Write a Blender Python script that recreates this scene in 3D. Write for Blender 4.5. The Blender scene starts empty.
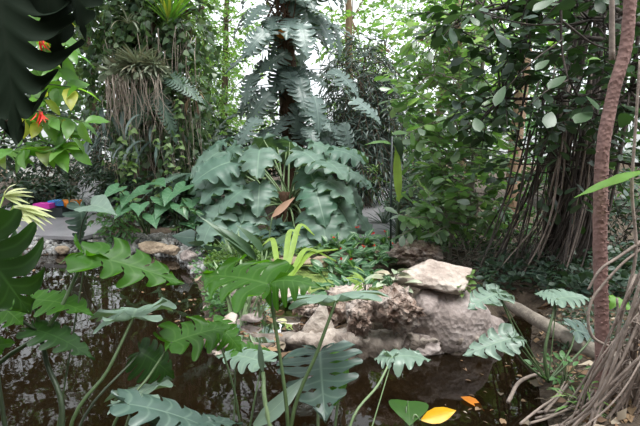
import bpy, math, random
import numpy as np
from mathutils import Vector, noise as mnoise
rng = np.random.default_rng(7)
random.seed(7)
C = bpy.context.scene.collection
PI = math.pi
FPX = 500.0; TILT = math.radians(8.3); CAMZ = 1.6

# ------------------------------------------------------------------ geometry of the view
def ray(px, py):
    a = (px - 320) / FPX; b = (213 - py) / FPX
    return np.array([a, math.cos(TILT) + b * math.sin(TILT), -math.sin(TILT) + b * math.cos(TILT)])
def P(px, py, Y):
    r = ray(px, py); return np.array([0, 0, CAMZ]) + r * (Y / r[1])
def G(px, py, z=0.0):
    r = ray(px, py); return np.array([0, 0, CAMZ]) + r * ((z - CAMZ) / r[2])
def unit(v):
    v = np.asarray(v, float); return v / (np.linalg.norm(v, axis=-1, keepdims=True) + 1e-9)

# ------------------------------------------------------------------ mesh accumulator
class Acc:
    def __init__(s): s.V = []; s.T = []; s.Q = []; s.TU = []; s.QU = []; s.n = 0
    def add(s, V, T=None, Q=None, TU=None, QU=None):
        V = np.asarray(V, float).reshape(-1, 3)
        if T is not None and len(T):
            T = np.asarray(T, int); s.T.append(T + s.n)
            s.TU.append(np.zeros((len(T), 3, 2)) if TU is None else TU)
        if Q is not None and len(Q):
            Q = np.asarray(Q, int); s.Q.append(Q + s.n)
            s.QU.append(np.zeros((len(Q), 4, 2)) if QU is None else QU)
        s.V.append(V); s.n += len(V); return s
    def inst(s, tpl, pos, R, sc):
        V, T, Q, TU, QU = tpl
        pos = np.asarray(pos, float).reshape(-1, 3); N = len(pos)
        if N == 0: return s
        R = np.asarray(R, float).reshape(-1, 3, 3)
        sc = np.asarray(sc, float)
        if sc.ndim == 0: sc = np.full((N, 3), float(sc))
        elif sc.ndim == 1: sc = np.repeat(sc[:, None], 3, 1)
        W = np.einsum('nij,nkj->nki', R, V[None] * sc[:, None, :]) + pos[:, None, :]
        off = (np.arange(N) * len(V))[:, None, None]
        Tn = (T[None] + off).reshape(-1, 3) if len(T) else None
        Qn = (Q[None] + off).reshape(-1, 4) if len(Q) else None
        return s.add(W.reshape(-1, 3), Tn, Qn, np.tile(TU, (N, 1, 1)) if len(T) else None,
                     np.tile(QU, (N, 1, 1)) if len(Q) else None)
    def build(s, name, mat, parent=None, smooth=True):
        me = bpy.data.meshes.new(name)
        V = np.concatenate(s.V)
        T = np.concatenate(s.T) if s.T else np.zeros((0, 3), int)
        Q = np.concatenate(s.Q) if s.Q else np.zeros((0, 4), int)
        U = np.concatenate([np.concatenate(s.TU).reshape(-1, 2) if s.TU else np.zeros((0, 2)),
                            np.concatenate(s.QU).reshape(-1, 2) if s.QU else np.zeros((0, 2))])
        org = np.zeros(3)
        if parent is not None: org = np.array(parent.location)
        else:
            org = np.array([(V[:, 0].min() + V[:, 0].max()) / 2, (V[:, 1].min() + V[:, 1].max()) / 2, V[:, 2].min()])
        V = V - org
        nl = len(T) * 3 + len(Q) * 4
        me.vertices.add(len(V)); me.vertices.foreach_set('co', V.astype(np.float32).ravel())
        me.loops.add(nl); me.loops.foreach_set('vertex_index', np.concatenate([T.ravel(), Q.ravel()]).astype(np.int32))
        me.polygons.add(len(T) + len(Q))
        st = np.concatenate([np.arange(len(T)) * 3, len(T) * 3 + np.arange(len(Q)) * 4]).astype(np.int32)
        me.polygons.foreach_set('loop_start', st)
        me.polygons.foreach_set('use_smooth', np.full(len(st), smooth))
        me.update(calc_edges=True)
        uv = me.uv_layers.new(name='leaf'); uv.data.foreach_set('uv', U.astype(np.float32).ravel())
        me.materials.append(mat)
        o = bpy.data.objects.new(name, me); C.objects.link(o)
        if parent is not None: o.parent = parent
        else: o.location = org
        return o

def tag(o, label=None, cat=None, group=None, kind=None):
    if label: o['label'] = label
    if cat: o['category'] = cat
    if group: o['group'] = group
    if kind: o['kind'] = kind
    return o
def thing(name, label, cat, loc, group=None):
    o = bpy.data.objects.new(name, None); C.objects.link(o); o.location = tuple(float(v) for v in loc)
    o.empty_display_size = .1
    return tag(o, label, cat, group)

# ------------------------------------------------------------------ tubes and frames
def catmull(pts, k=5):
    p = np.asarray(pts, float)
    if len(p) < 3:
        t = np.linspace(0, 1, k + 1)[:, None]; return p[0] * (1 - t) + p[1] * t
    p = np.vstack([2 * p[0] - p[1], p, 2 * p[-1] - p[-2]]); out = []
    for i in range(1, len(p) - 2):
        for t in np.linspace(0, 1, k, endpoint=False):
            a, b, c, d = p[i - 1], p[i], p[i + 1], p[i + 2]
            out.append(.5 * (2 * b + (c - a) * t + (2 * a - 5 * b + 4 * c - d) * t * t + (3 * b - a - 3 * c + d) * t ** 3))
    out.append(p[-2]); return np.array(out)
def tube(acc, pts, r0, r1=None, n=6, k=5, wob=0, lump=0):
    if r1 is None: r1 = r0
    p = catmull(pts, k) if k else np.asarray(pts, float)
    if wob: p = p + rng.normal(0, wob, p.shape) * np.linspace(0, 1, len(p))[:, None] ** .2
    m = len(p); t = unit(np.gradient(p, axis=0))
    ref = np.array([0.3, 1, 0.1]) if abs(t[0][2]) > .7 else np.array([0, 0.1, 1])
    a = unit(np.cross(t, ref)); b = np.cross(t, a)
    r = np.linspace(r0, r1, m)[:, None]
    ang = np.linspace(0, 2 * PI, n, endpoint=False)
    rr = r * (1 + (rng.normal(0, lump, (m, n)) if lump else 0))
    V = p[:, None, :] + (np.cos(ang)[None, :, None] * a[:, None, :] + np.sin(ang)[None, :, None] * b[:, None, :]) * rr[:, :, None] if lump else \
        p[:, None, :] + (np.cos(ang)[None, :, None] * a[:, None, :] + np.sin(ang)[None, :, None] * b[:, None, :]) * r[:, :, None]
    i = np.arange(m - 1)[:, None] * n; j = np.arange(n)[None]; j2 = (j + 1) % n
    Q = np.stack([i + j, i + j2, i + n + j2, i + n + j], -1).reshape(-1, 4)
    V = V.reshape(-1, 3)
    c0, c1 = len(V), len(V) + 1
    T = [(c0, (q + 1) % n, q) for q in range(n)] + [(c1, (m - 1) * n + q, (m - 1) * n + (q + 1) % n) for q in range(n)]
    acc.add(np.vstack([V, p[:1], p[-1:]]), T, Q); return acc
def frames(d, nrm):
    d = unit(np.atleast_2d(d)); nrm = np.broadcast_to(np.atleast_2d(nrm), d.shape)
    z = unit(nrm - d * np.sum(nrm * d, -1, keepdims=True)); x = np.cross(d, z)
    return np.stack([x, d, z], -1)

# ------------------------------------------------------------------ leaf templates  (y along the leaf, x across, z up)
def finish(V, F, U):
    V = np.asarray(V, float); key = {}; idx = []
    for v in V:
        k = tuple(np.round(v, 4)); idx.append(key.setdefault(k, len(key)))
    NV = np.zeros((len(key), 3))
    for v, i in zip(V, idx): NV[i] = v
    T, Q, TU, QU = [], [], [], []
    for f, u in zip(F, U):
        g, h = [], []
        for a, b in zip(f, u):
            if idx[a] not in g: g.append(idx[a]); h.append(b)
        if len(g) == 3: T.append(g); TU.append(h)
        elif len(g) == 4: Q.append(g); QU.append(h)
    return (NV, np.array(T, int).reshape(-1, 3), np.array(Q, int).reshape(-1, 4),
            np.array(TU, float).reshape(-1, 3, 2), np.array(QU, float).reshape(-1, 4, 2))
def simple_leaf(prof, rows=5, fold=.25, droop=.25, wave=0, cols=1, seed=0):
    r = random.Random(seed); V, F, U = [], [], []
    ys = np.linspace(0, 1, rows); w = 2 * cols + 1
    px, pw = zip(*prof)
    for y in ys:
        h = max(np.interp(y, px, pw), .004)
        for c in range(-cols, cols + 1):
            x = h * c / cols; z = fold * abs(x) - droop * y * y + (wave * math.sin(y * 17 + c * 2) * abs(c) / cols)
            V.append((x, y * (1 - droop * .2 * y), z))
    for i in range(rows - 1):
        for c in range(w - 1):
            f = [i * w + c, i * w + c + 1, (i + 1) * w + c + 1, (i + 1) * w + c]; F.append(f)
            U.append([(abs((q % w) - cols) / cols, 1.0) for q in f])
    return finish(V, F, U)
OVAL = [(0, .02), (.2, .19), (.45, .25), (.7, .19), (.9, .07), (1, .004)]
ROUND = [(0, .03), (.2, .14), (.5, .25), (.75, .26), (.93, .15), (1, .02)]
HEART = [(0, .3), (.12, .42), (.3, .4), (.6, .25), (.85, .09), (1, .004)]
LANCE = [(0, .02), (.25, .075), (.5, .08), (.8, .04), (1, .003)]
T_oval = simple_leaf(OVAL, 5); T_oval_lo = simple_leaf([(0, .03), (.5, .26), (1, .01)], 3)
T_ovalhi = simple_leaf(OVAL, 10, .2, .35, .012, 2)
T_round = simple_leaf(ROUND, 6, .15, .12, 0, 1); T_heart = simple_leaf(HEART, 5, .15, .35)
T_lance = simple_leaf(LANCE, 4, .3, .35)
T_lancehi = simple_leaf([(0, .03), (.3, .12), (.6, .1), (1, .004)], 9, .3, .5, .01)
T_laflat = simple_leaf([(0, .02), (.3, .11), (.6, .1), (1, .004)], 9, .25, .06, .008)
T_hearthi = simple_leaf([(0, .22), (.06, .38), (.2, .46), (.45, .4), (.75, .2), (1, .004)], 12, .12, .15, .008, 3)
T_ovalflat = simple_leaf(OVAL, 10, .2, .08, .015, 2)
def strap_t(arc, w=.03, rows=9, fold=.5, tip=.25):
    V, F, U = [], [], []; y = z = 0; a = 0
    for i in range(rows):
        t = i / (rows - 1); h = w * min(1, (1 - t) / tip + .05) * (.7 + .3 * min(1, t * 6))
        for c in (-1, 0, 1): V.append((h * c, y, z + fold * h * abs(c)))
        ang = -arc * t; y += math.cos(ang) / (rows - 1); z += math.sin(ang) / (rows - 1)
    for i in range(rows - 1):
        for c in range(2):
            F.append([i * 3 + c, i * 3 + c + 1, i * 3 + 3 + c + 1, i * 3 + 3 + c]); U.append([(abs(q % 3 - 1), 1.) for q in F[-1]])
    return finish(V, F, U)
T_strap = strap_t(1.6); T_strapw = strap_t(1.9, .055); T_strapx = strap_t(.5, .035); T_strapd = strap_t(2.6, .03)
T_needle = strap_t(1.0, .012, 5)

HEARTO = [(0, (.02, -.02)), (.05, (.14, -.17)), (.14, (.34, -.2)), (.27, (.5, -.02)), (.42, (.54, .2)), (.6, (.44, .48)), (.8, (.25, .78)), (1, (0, 1))]
LONGO = [(0, (.02, -.01)), (.1, (.2, -.04)), (.25, (.3, .12)), (.5, (.3, .4)), (.75, (.22, .72)), (.9, (.12, .9)), (1, (0, 1))]
ARROWO = [(0, (.02, -.02)), (.08, (.14, -.3)), (.14, (.24, -.36)), (.24, (.3, -.12)), (.42, (.32, .15)), (.65, (.2, .5)), (.85, (.08, .8)), (1, (0, 1))]
FERNO = [(0, (.05, 0)), (.15, (.16, .1)), (.4, (.2, .4)), (.7, (.15, .72)), (.9, (.07, .92)), (1, (0, 1))]
def lobed(outl, n, cut, gap, r=6, k=3, fold=.18, droop=.3, edge=.25, ripple=.03, hole=0, seed=0, sweep=.12, jag=.1, cup=0, rnd=.3):
    rd = random.Random(seed); V, F, U = [], [], []
    ts = [a for a, b in outl]; xs = [b[0] for a, b in outl]; ys = [b[1] for a, b in outl]
    us = [0] + list(np.linspace(min(cut, .98) * .35, cut, 3)) + list(cut + (1 - cut) * np.linspace(1.0 / r, 1, r)) if cut < .97 else list(np.linspace(0, 1, 6))
    for side in (-1, 1):
        for i in range(n):
            tc = (i + .5) / n; half = .5 / n; ln = 1 + rd.uniform(-jag, jag * .5); base = len(V); zz = rd.uniform(-1, 1) * ripple
            tilt = rd.uniform(-.5, .5) * half
            for ui, u in enumerate(us):
                w = 1.0
                if u > cut + 1e-6:
                    q = (u - cut) / (1 - cut); w = 1 - gap * (.45 * min(1, q * 5) + .55 * q ** 1.3)
                if hole and ui == 2: w = 1 - hole
                for j in range(k + 1):
                    s = -1 + 2 * j / k
                    t = min(max(tc + s * half * w + (tilt * max(0, u - cut)), 0), 1)
                    ue = u
                    if u > cut + 1e-6:
                        q = (u - cut) / (1 - cut); ue = cut + (1 - cut) * q * (ln - (rnd if cut < .97 else .04) * abs(s) ** 3 * q)
                    ox, oy = np.interp(t, ts, xs), np.interp(t, ts, ys)
                    my = max(0, min(.985, (t - .22) * 1.26)) if outl is not FERNO and outl is not LONGO else min(.985, t * .97)
                    x = ox * ue; y = my * (1 - ue) + oy * ue + sweep * math.sin(PI * min(ue, 1)) * (.5 - 0) * (1 if t > .2 else -.3)
                    z = fold * abs(x) - edge * x * x * 2 - droop * max(y, 0) ** 2 + zz * max(0, (u - cut)) * 2 - (ripple * (1 - s * s) if False else -ripple * s * s * u) + cup * y
                    V.append((side * x, y, z))
            kk = k + 1
            for a in range(len(us) - 1):
                for b in range(k):
                    f = [base + a * kk + b, base + a * kk + b + 1, base + (a + 1) * kk + b + 1, base + (a + 1) * kk + b]
                    uu = [(us[(q - base) // kk], abs(-1 + 2 * ((q - base) % kk) / k)) for q in f]
                    if side < 0: f = f[::-1]; uu = uu[::-1]
                    F.append(f); U.append(uu)
    return finish(V, F, U)
T_mon = [lobed(HEARTO, 7, .42, .3, hole=.0, seed=s, r=5, k=6) for s in (1, 2)] + [lobed(HEARTO, 7, .5, .34, hole=.3, seed=3, k=6)]
T_monflat = [lobed(HEARTO, 6, .36, .34, seed=s, k=6, fold=.08, droop=.14, edge=.14, hole=.12, ripple=.06, jag=.3, sweep=.22) for s in (5, 6, 7)]
T_mondroop = [lobed(HEARTO, 7, .4, .3, seed=s, k=6, fold=.1, droop=.55, edge=.9) for s in (8, 9)]
T_pin = [lobed(LONGO, 8, .2, .4, r=4, k=3, fold=.2, droop=.4, edge=.7, seed=s, sweep=.2, rnd=.2, jag=.15) for s in (1, 2, 3)]
T_phi = [lobed(HEARTO, 5, .6, .26, r=4, k=5, fold=.2, droop=.4, edge=.6, seed=s, ripple=.09, jag=.3, sweep=.06, rnd=.35) for s in (1, 2, 3, 4)]
T_dark = lobed(HEARTO, 9, .28, .5, seed=12, k=6, fold=.06, droop=.1, edge=.1, ripple=.05, jag=.2, sweep=.3)
T_arrow = [lobed(ARROWO, 6, 1.0, 0, k=2, fold=.3, droop=.25, edge=.2, seed=s, ripple=.015, jag=0) for s in (1, 2)]
T_fern = [lobed(FERNO, 20, .06, .45, r=2, k=2, fold=.25, droop=.5, edge=.6, seed=s, ripple=.0, sweep=.1, jag=.03) for s in (1, 2)]

# ------------------------------------------------------------------ materials
def newmat(name):
    m = bpy.data.materials.new(name); m.use_nodes = True; nt = m.node_tree; nt.nodes.clear()
    out = nt.nodes.new('ShaderNodeOutputMaterial'); return m, nt, out
def nd(nt, t, **kw):
    n = nt.nodes.new(t)
    for k, v in kw.items():
        if k in n.inputs: n.inputs[k].default_value = v
        else: setattr(n, k, v)
    return n
def c4(c): return (c[0], c[1], c[2], 1)
def ramp(nt, stops):
    r = nt.nodes.new('ShaderNodeValToRGB'); e = r.color_ramp.elements
    while len(e) < len(stops): e.new(.5)
    for i, (p, c) in enumerate(stops): e[i].position = p; e[i].color = c4(c)
    return r
def leafmat(name, cols, rough=.38, trans=.3, tcol=None, vein=None, spec=.5, vw=.05, coat=0):
    m, nt, out = newmat(name); L = nt.links.new
    g = nd(nt, 'ShaderNodeNewGeometry'); r = ramp(nt, [((i + .0) / max(1, len(cols) - 1), c) for i, c in enumerate(cols)])
    L(g.outputs['Random Per Island'], r.inputs[0]); col = r.outputs[0]
    tc = nd(nt, 'ShaderNodeTexCoord'); no = nd(nt, 'ShaderNodeTexNoise', Scale=9.0, Detail=3.0); L(tc.outputs['Object'], no.inputs['Vector'])
    hs = nd(nt, 'ShaderNodeHueSaturation'); mr = nd(nt, 'ShaderNodeMapRange'); mr.inputs[3].default_value = .7; mr.inputs[4].default_value = 1.3
    L(no.outputs[0], mr.inputs[0]); L(mr.outputs[0], hs.inputs['Value']); L(col, hs.inputs['Color']); col = hs.outputs[0]
    if vein:
        sp = nd(nt, 'ShaderNodeSeparateXYZ'); L(tc.outputs['UV'], sp.inputs[0])
        a = nd(nt, 'ShaderNodeMapRange'); a.inputs[1].default_value = 0; a.inputs[2].default_value = vw; a.inputs[3].default_value = 1; a.inputs[4].default_value = 0
        b = nd(nt, 'ShaderNodeMapRange'); b.inputs[1].default_value = 0; b.inputs[2].default_value = .22; b.inputs[3].default_value = .55; b.inputs[4].default_value = 0
        L(sp.outputs[0], a.inputs[0]); L(sp.outputs[1], b.inputs[0])
        mx = nd(nt, 'ShaderNodeMath', operation='MAXIMUM'); L(a.outputs[0], mx.inputs[0]); L(b.outputs[0], mx.inputs[1])
        mi = nd(nt, 'ShaderNodeMix', data_type='RGBA'); L(mx.outputs[0], mi.inputs[0]); L(col, mi.inputs[6]); mi.inputs[7].default_value = c4(vein); col = mi.outputs[2]
    p = nd(nt, 'ShaderNodeBsdfPrincipled', Roughness=rough); p.inputs['Specular IOR Level'].default_value = spec; L(col, p.inputs['Base Color'])
    if coat: p.inputs['Coat Weight'].default_value = coat; p.inputs['Coat Roughness'].default_value = .25
    t = nd(nt, 'ShaderNodeBsdfTranslucent')
    mc = nd(nt, 'ShaderNodeMix', data_type='RGBA', blend_type='MULTIPLY'); mc.inputs[0].default_value = 1; L(col, mc.inputs[6])
    mc.inputs[7].default_value = c4(tcol or (1.9, 2.1, .7)); L(mc.outputs[2], t.inputs[0])
    ms = nd(nt, 'ShaderNodeMixShader'); ms.inputs[0].default_value = trans
    L(p.outputs[0], ms.inputs[1]); L(t.outputs[0], ms.inputs[2]); L(ms.outputs[0], out.inputs[0]); return m
def surfmat(name, stops, scale=5, rough=.8, bump=.3, bscale=None, detail=8, spec=.4, vscale=None, stretch=None, dist=.02):
    m, nt, out = newmat(name); L = nt.links.new
    tc = nd(nt, 'ShaderNodeTexCoord'); src = tc.outputs['Object']
    if stretch:
        mp = nd(nt, 'ShaderNodeMapping'); mp.inputs['Scale'].default_value = stretch; L(src, mp.inputs[0]); src = mp.outputs[0]
    no = nd(nt, 'ShaderNodeTexNoise', Scale=float(scale), Detail=float(detail), Roughness=.65); L(src, no.inputs['Vector'])
    r = ramp(nt, stops); L(no.outputs[0], r.inputs[0])
    p = nd(nt, 'ShaderNodeBsdfPrincipled', Roughness=rough); p.inputs['Specular IOR Level'].default_value = spec; L(r.outputs[0], p.inputs['Base Color'])
    n2 = nd(nt, 'ShaderNodeTexNoise', Scale=float(bscale or scale * 4), Detail=6.0); L(src, n2.inputs['Vector'])
    h = n2.outputs[0]
    if vscale:
        v = nd(nt, 'ShaderNodeTexVoronoi', Scale=float(vscale)); L(src, v.inputs['Vector'])
        ad = nd(nt, 'ShaderNodeMath', operation='ADD'); L(h, ad.inputs[0]); L(v.outputs[0], ad.inputs[1]); h = ad.outputs[0]
    b = nd(nt, 'ShaderNodeBump', Strength=bump, Distance=dist); L(h, b.inputs['Height']); L(b.outputs[0], p.inputs['Normal'])
    L(p.outputs[0], out.inputs[0]); return m
def plain(name, col, rough=.5, metal=0.0):
    m, nt, out = newmat(name); p = nd(nt, 'ShaderNodeBsdfPrincipled', Roughness=rough, Metallic=float(metal)); p.inputs['Base Color'].default_value = c4(col)
    nt.links.new(p.outputs[0], out.inputs[0]); return m

M = {}
M['mon'] = leafmat('monstera_green', [(.035, .10, .015), (.05, .14, .02)], .42, .5, (2.2, 2.3, .4), (.09, .19, .05), .35)
M['monpale'] = leafmat('monstera_sky_sheen', [(.12, .18, .14), (.17, .24, .19)], .38, .12, None, (.22, .30, .22), .6)  # lighter copy of the monstera green, pale sky sheen put into the colour
M['monblue'] = leafmat('monstera_blue_green', [(.04, .075, .062), (.06, .10, .082)], .4, .10, None, (.13, .19, .15), .5)
M['monshade'] = leafmat('monstera_shaded', [(.015, .042, .012), (.022, .055, .015)], .45, .35, (2.0, 2.2, .5), (.04, .09, .03), .35)  # darker copy of the monstera green, shade of unlit undersides put into the colour
M['monsilhouette'] = leafmat('monstera_silhouette', [(.006, .012, .007), (.009, .017, .009)], .7, .02, None, (.011, .018, .011), .1)  # near-black of the unlit silhouette is put into the leaf colour
M['pin'] = leafmat('climber_blue_green', [(.055, .09, .08), (.14, .19, .175), (.08, .13, .115)], .36, .12, None, (.15, .21, .18), .5)
M['phi'] = leafmat('philodendron_green', [(.07, .135, .10), (.115, .18, .14), (.055, .125, .08)], .46, .15, None, (.17, .26, .19), .5)
M['arrow'] = leafmat('arrow_green', [(.06, .15, .07), (.09, .2, .11)], .38, .22, None, (.16, .28, .16))
M['heart'] = leafmat('vine_green', [(.07, .14, .07), (.13, .21, .10), (.05, .10, .06), (.20, .27, .15)], .38, .3, None, None, .6)
M['bright'] = leafmat('bright_leaf', [(.12, .26, .05), (.09, .22, .04), (.16, .31, .06), (.10, .22, .06), (.42, .40, .06)], .36, .42)
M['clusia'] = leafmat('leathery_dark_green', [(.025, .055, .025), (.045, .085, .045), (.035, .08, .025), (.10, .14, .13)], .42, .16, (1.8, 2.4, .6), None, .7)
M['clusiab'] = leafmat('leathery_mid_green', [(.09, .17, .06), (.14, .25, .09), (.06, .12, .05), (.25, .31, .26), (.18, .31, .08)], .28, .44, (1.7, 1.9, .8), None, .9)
M['far1'] = leafmat('far_light_green', [(.12, .24, .07), (.18, .30, .10), (.1, .2, .07), (.24, .33, .14)], .5, .42)
M['far2'] = leafmat('far_mid_green', [(.07, .16, .06), (.10, .21, .08), (.05, .12, .05)], .45, .35)
M['far3'] = leafmat('far_dark_green', [(.025, .05, .03), (.04, .075, .04), (.03, .06, .045)], .45, .15)
M['cypress'] = leafmat('grey_dark_green', [(.035, .055, .045), (.055, .085, .07)], .5, .12)
M['ground'] = leafmat('groundcover_leaf', [(.08, .15, .04), (.15, .24, .07), (.05, .10, .03)], .45, .3)
M['varie'] = leafmat('low_border_leaf', [(.04, .11, .04), (.07, .17, .07), (.05, .13, .07)], .36, .25, None, (.3, .42, .26), .6, .3)
M['straw'] = leafmat('yellow_green_blade', [(.22, .33, .06), (.30, .42, .09), (.16, .28, .06)], .4, .4, (1.5, 1.6, .7))
M['fan'] = leafmat('cream_fan_leaf', [(.50, .55, .28), (.60, .62, .36), (.35, .45, .18)], .45, .3, (1.2, 1.2, .8))
M['dead'] = leafmat('dead_leaf', [(.20, .11, .055), (.12, .07, .04), (.28, .18, .10), (.07, .05, .03), (.40, .33, .25)], .7, .1, (1, 1, 1))
M['yellow'] = leafmat('yellow_leaf', [(.72, .40, .015), (.75, .42, .015)], .4, .3, (1.2, 1.1, .5), (.6, .3, .02))
M['pinkleaf'] = leafmat('pink_spathe', [(.62, .38, .27), (.62, .38, .27)], .5, .3, (1.2, 1, .9))
M['red'] = leafmat('red_petals', [(.6, .02, .02), (.75, .05, .03)], .5, .25, (1.3, .8, .6))
M['orange'] = leafmat('orange_petals', [(.8, .22, .02), (.8, .3, .03)], .5, .2, (1.2, 1, .6))
M['silver'] = leafmat('silver_epiphyte', [(.34, .40, .28), (.46, .50, .38), (.22, .28, .18), (.42, .36, .26)], .6, .15, (1.1, 1.1, .8))
M['rootpale'] = surfmat('pale_hanging_root', [(.3, (.24, .19, .15)), (.7, (.48, .41, .34))], 7, .8, .4)
M['stem'] = surfmat('green_stalk', [(.3, (.035, .06, .02)), (.7, (.07, .11, .045))], 12, .45, .15)
M['stemdk'] = surfmat('dark_stalk', [(.3, (.02, .03, .015)), (.7, (.04, .06, .03))], 12, .45, .15)
M['stempale'] = surfmat('pale_stalk', [(.3, (.13, .2, .09)), (.7, (.2, .27, .14))], 12, .45, .15)
M['bark'] = surfmat('brown_bark', [(.3, (.05, .032, .022)), (.7, (.15, .10, .07))], 6, .85, .8, stretch=(1, 1, .3), vscale=25)
M['barkpink'] = surfmat('reddish_bark', [(.3, (.15, .085, .075)), (.55, (.24, .14, .125)), (.75, (.31, .19, .17))], 9, .75, .5, vscale=45, dist=.01)
M['barktan'] = surfmat('tan_bark', [(.3, (.18, .11, .07)), (.7, (.42, .28, .19))], 5, .85, .6, stretch=(1, 1, .3))
M['barkgrey'] = surfmat('grey_twig', [(.3, (.11, .09, .075)), (.7, (.28, .24, .20))], 9, .8, .5)
M['root'] = surfmat('aerial_root', [(.3, (.14, .11, .095)), (.7, (.36, .29, .25))], 7, .8, .5)
M['rootdk'] = surfmat('dark_root', [(.3, (.03, .024, .022)), (.7, (.10, .08, .07))], 7, .8, .5)
M['fibre'] = surfmat('fibrous_trunk', [(.3, (.05, .025, .015)), (.7, (.16, .09, .055))], 14, .9, 1.0, stretch=(1, 1, .25))
M['rock'] = surfmat('pale_rock', [(.25, (.22, .17, .145)), (.42, (.38, .31, .27)), (.6, (.50, .43, .38)), (.8, (.58, .52, .47))], 5, .85, .8, vscale=22, dist=.02)
M['rockgrey'] = surfmat('mauve_rock', [(.25, (.10, .08, .07)), (.45, (.24, .195, .18)), (.62, (.36, .305, .29)), (.8, (.50, .45, .42))], 6, .85, .7, vscale=26, dist=.015)
M['tufa'] = surfmat('pitted_brown_rock', [(.28, (.05, .03, .022)), (.40, (.19, .12, .09)), (.5, (.38, .29, .245)), (.66, (.56, .49, .45))], 7, .9, 1.2, vscale=14, dist=.05)
M['rocktan'] = surfmat('tan_stone', [(.3, (.22, .16, .11)), (.7, (.42, .33, .25))], 7, .85, .6, vscale=25)
M['soil'] = surfmat('soil', [(.3, (.03, .022, .015)), (.55, (.07, .05, .035)), (.75, (.13, .10, .07))], 4, .95, 1.0, bscale=30, vscale=20)
M['bed'] = surfmat('pond_mud', [(.3, (.045, .032, .018)), (.7, (.11, .075, .04))], 2, .95, .6)
M['gravel'] = leafmat('gravel_stone', [(.10, .10, .10), (.26, .26, .26), (.17, .16, .15), (.36, .35, .34)], .8, 0.0)
M['paving'] = surfmat('grey_paving', [(.3, (.15, .145, .155)), (.7, (.25, .24, .255))], 1.5, .38, .15, bscale=60)
M['frame'] = plain('painted_steel_frame', (.75, .76, .76), .4)
# ------------------------------------------------------------------ water and glass
def watermat():
    m, nt, out = newmat('pond_water'); L = nt.links.new
    tc = nd(nt, 'ShaderNodeTexCoord'); n1 = nd(nt, 'ShaderNodeTexNoise', Scale=3.0, Detail=3.0); L(tc.outputs['Object'], n1.inputs['Vector'])
    b = nd(nt, 'ShaderNodeBump', Strength=.08, Distance=.02); L(n1.outputs[0], b.inputs['Height'])
    gl = nd(nt, 'ShaderNodeBsdfGlossy', Roughness=.02); gl.inputs[0].default_value = (1, 1, 1, 1); L(b.outputs[0], gl.inputs['Normal'])
    tr = nd(nt, 'ShaderNodeBsdfTransparent'); tr.inputs[0].default_value = (.25, .19, .11, 1)
    df = nd(nt, 'ShaderNodeBsdfDiffuse'); df.inputs[0].default_value = (.035, .024, .013, 1)
    m1 = nd(nt, 'ShaderNodeMixShader'); m1.inputs[0].default_value = .15; L(tr.outputs[0], m1.inputs[1]); L(df.outputs[0], m1.inputs[2])
    fr = nd(nt, 'ShaderNodeFresnel', IOR=1.33); L(b.outputs[0], fr.inputs['Normal'])
    m2 = nd(nt, 'ShaderNodeMixShader'); L(fr.outputs[0], m2.inputs[0]); L(m1.outputs[0], m2.inputs[1]); L(gl.outputs[0], m2.inputs[2])
    L(m2.outputs[0], out.inputs[0]); return m
def glassmat():
    m, nt, out = newmat('greenhouse_glass'); L = nt.links.new
    gl = nd(nt, 'ShaderNodeBsdfGlossy', Roughness=.1); tr = nd(nt, 'ShaderNodeBsdfTransparent'); tr.inputs[0].default_value = (.93, .96, .95, 1)
    m2 = nd(nt, 'ShaderNodeMixShader'); m2.inputs[0].default_value = .06; L(tr.outputs[0], m2.inputs[1]); L(gl.outputs[0], m2.inputs[2]); L(m2.outputs[0], out.inputs[0]); return m
M['water'] = watermat(); M['glass'] = glassmat()
M['duck'] = surfmat('duckweed_surface', [(.35, (.10, .12, .04)), (.5, (.20, .27, .07)), (.65, (.30, .38, .12))], 14, .6, .6, bscale=80)

# ------------------------------------------------------------------ ground
shore_px = [(-420, 275), (-60, 262), (20, 256), (60, 254), (100, 253), (140, 254), (178, 259), (192, 272), (200, 292), (205, 320), (212, 346), (285, 354), (340, 357), (400, 357),
            (450, 352), (492, 342), (508, 322), (520, 312), (532, 318), (530, 345), (535, 375), (540, 400), (548, 426), (560, 470), (575, 560)]
shore = np.array([G(a, b, 0)[:2] for a, b in shore_px] + [(1.0, 1.3), (-1.5, 1.2), (-5.0, 1.4)])
def sdist(Pt, poly):
    d = np.full(len(Pt), 1e9); ins = np.zeros(len(Pt), bool); n = len(poly)
    for i in range(n):
        a, b = poly[i], poly[(i + 1) % n]; e = b - a; w = Pt - a
        t = np.clip((w @ e) / (e @ e), 0, 1); d = np.minimum(d, np.linalg.norm(w - t[:, None] * e, axis=1))
        c = ((a[1] > Pt[:, 1]) != (b[1] > Pt[:, 1])) & (Pt[:, 0] < (b[0] - a[0]) * (Pt[:, 1] - a[1]) / (b[1] - a[1] + 1e-12) + a[0]); ins ^= c
    return np.where(ins, -d, d)
basin = np.array([G(a, b, .1)[:2] for a, b in [(212, 342), (228, 312), (262, 296), (302, 296), (318, 315), (300, 330), (285, 338), (240, 342)]])
upper = np.array([G(a, b, .18)[:2] for a, b in [(272, 296), (275, 268), (300, 262), (330, 262), (336, 280), (326, 296)]])
def gh(Pt):
    d = sdist(Pt, shore); s = np.clip(d / .35, -1, 1)
    h = np.where(d > 0, .17 * np.clip(d / .25, 0, 1), np.clip(d / .5, -1, 0) * .5)
    h += np.where(d > 0, .05 * np.sin(Pt[:, 0] * 3.1) * np.sin(Pt[:, 1] * 2.3) * np.clip(d, 0, 1), 0)
    db = sdist(Pt, basin); h = np.where((db < .1) , np.minimum(h, .04 + np.clip(db, -.15, .1) * .8), h)
    du = sdist(Pt, upper); h = np.where((du < .1), np.minimum(h, .13 + np.clip(du, -.1, .1) * .5), h)
    return h
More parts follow.
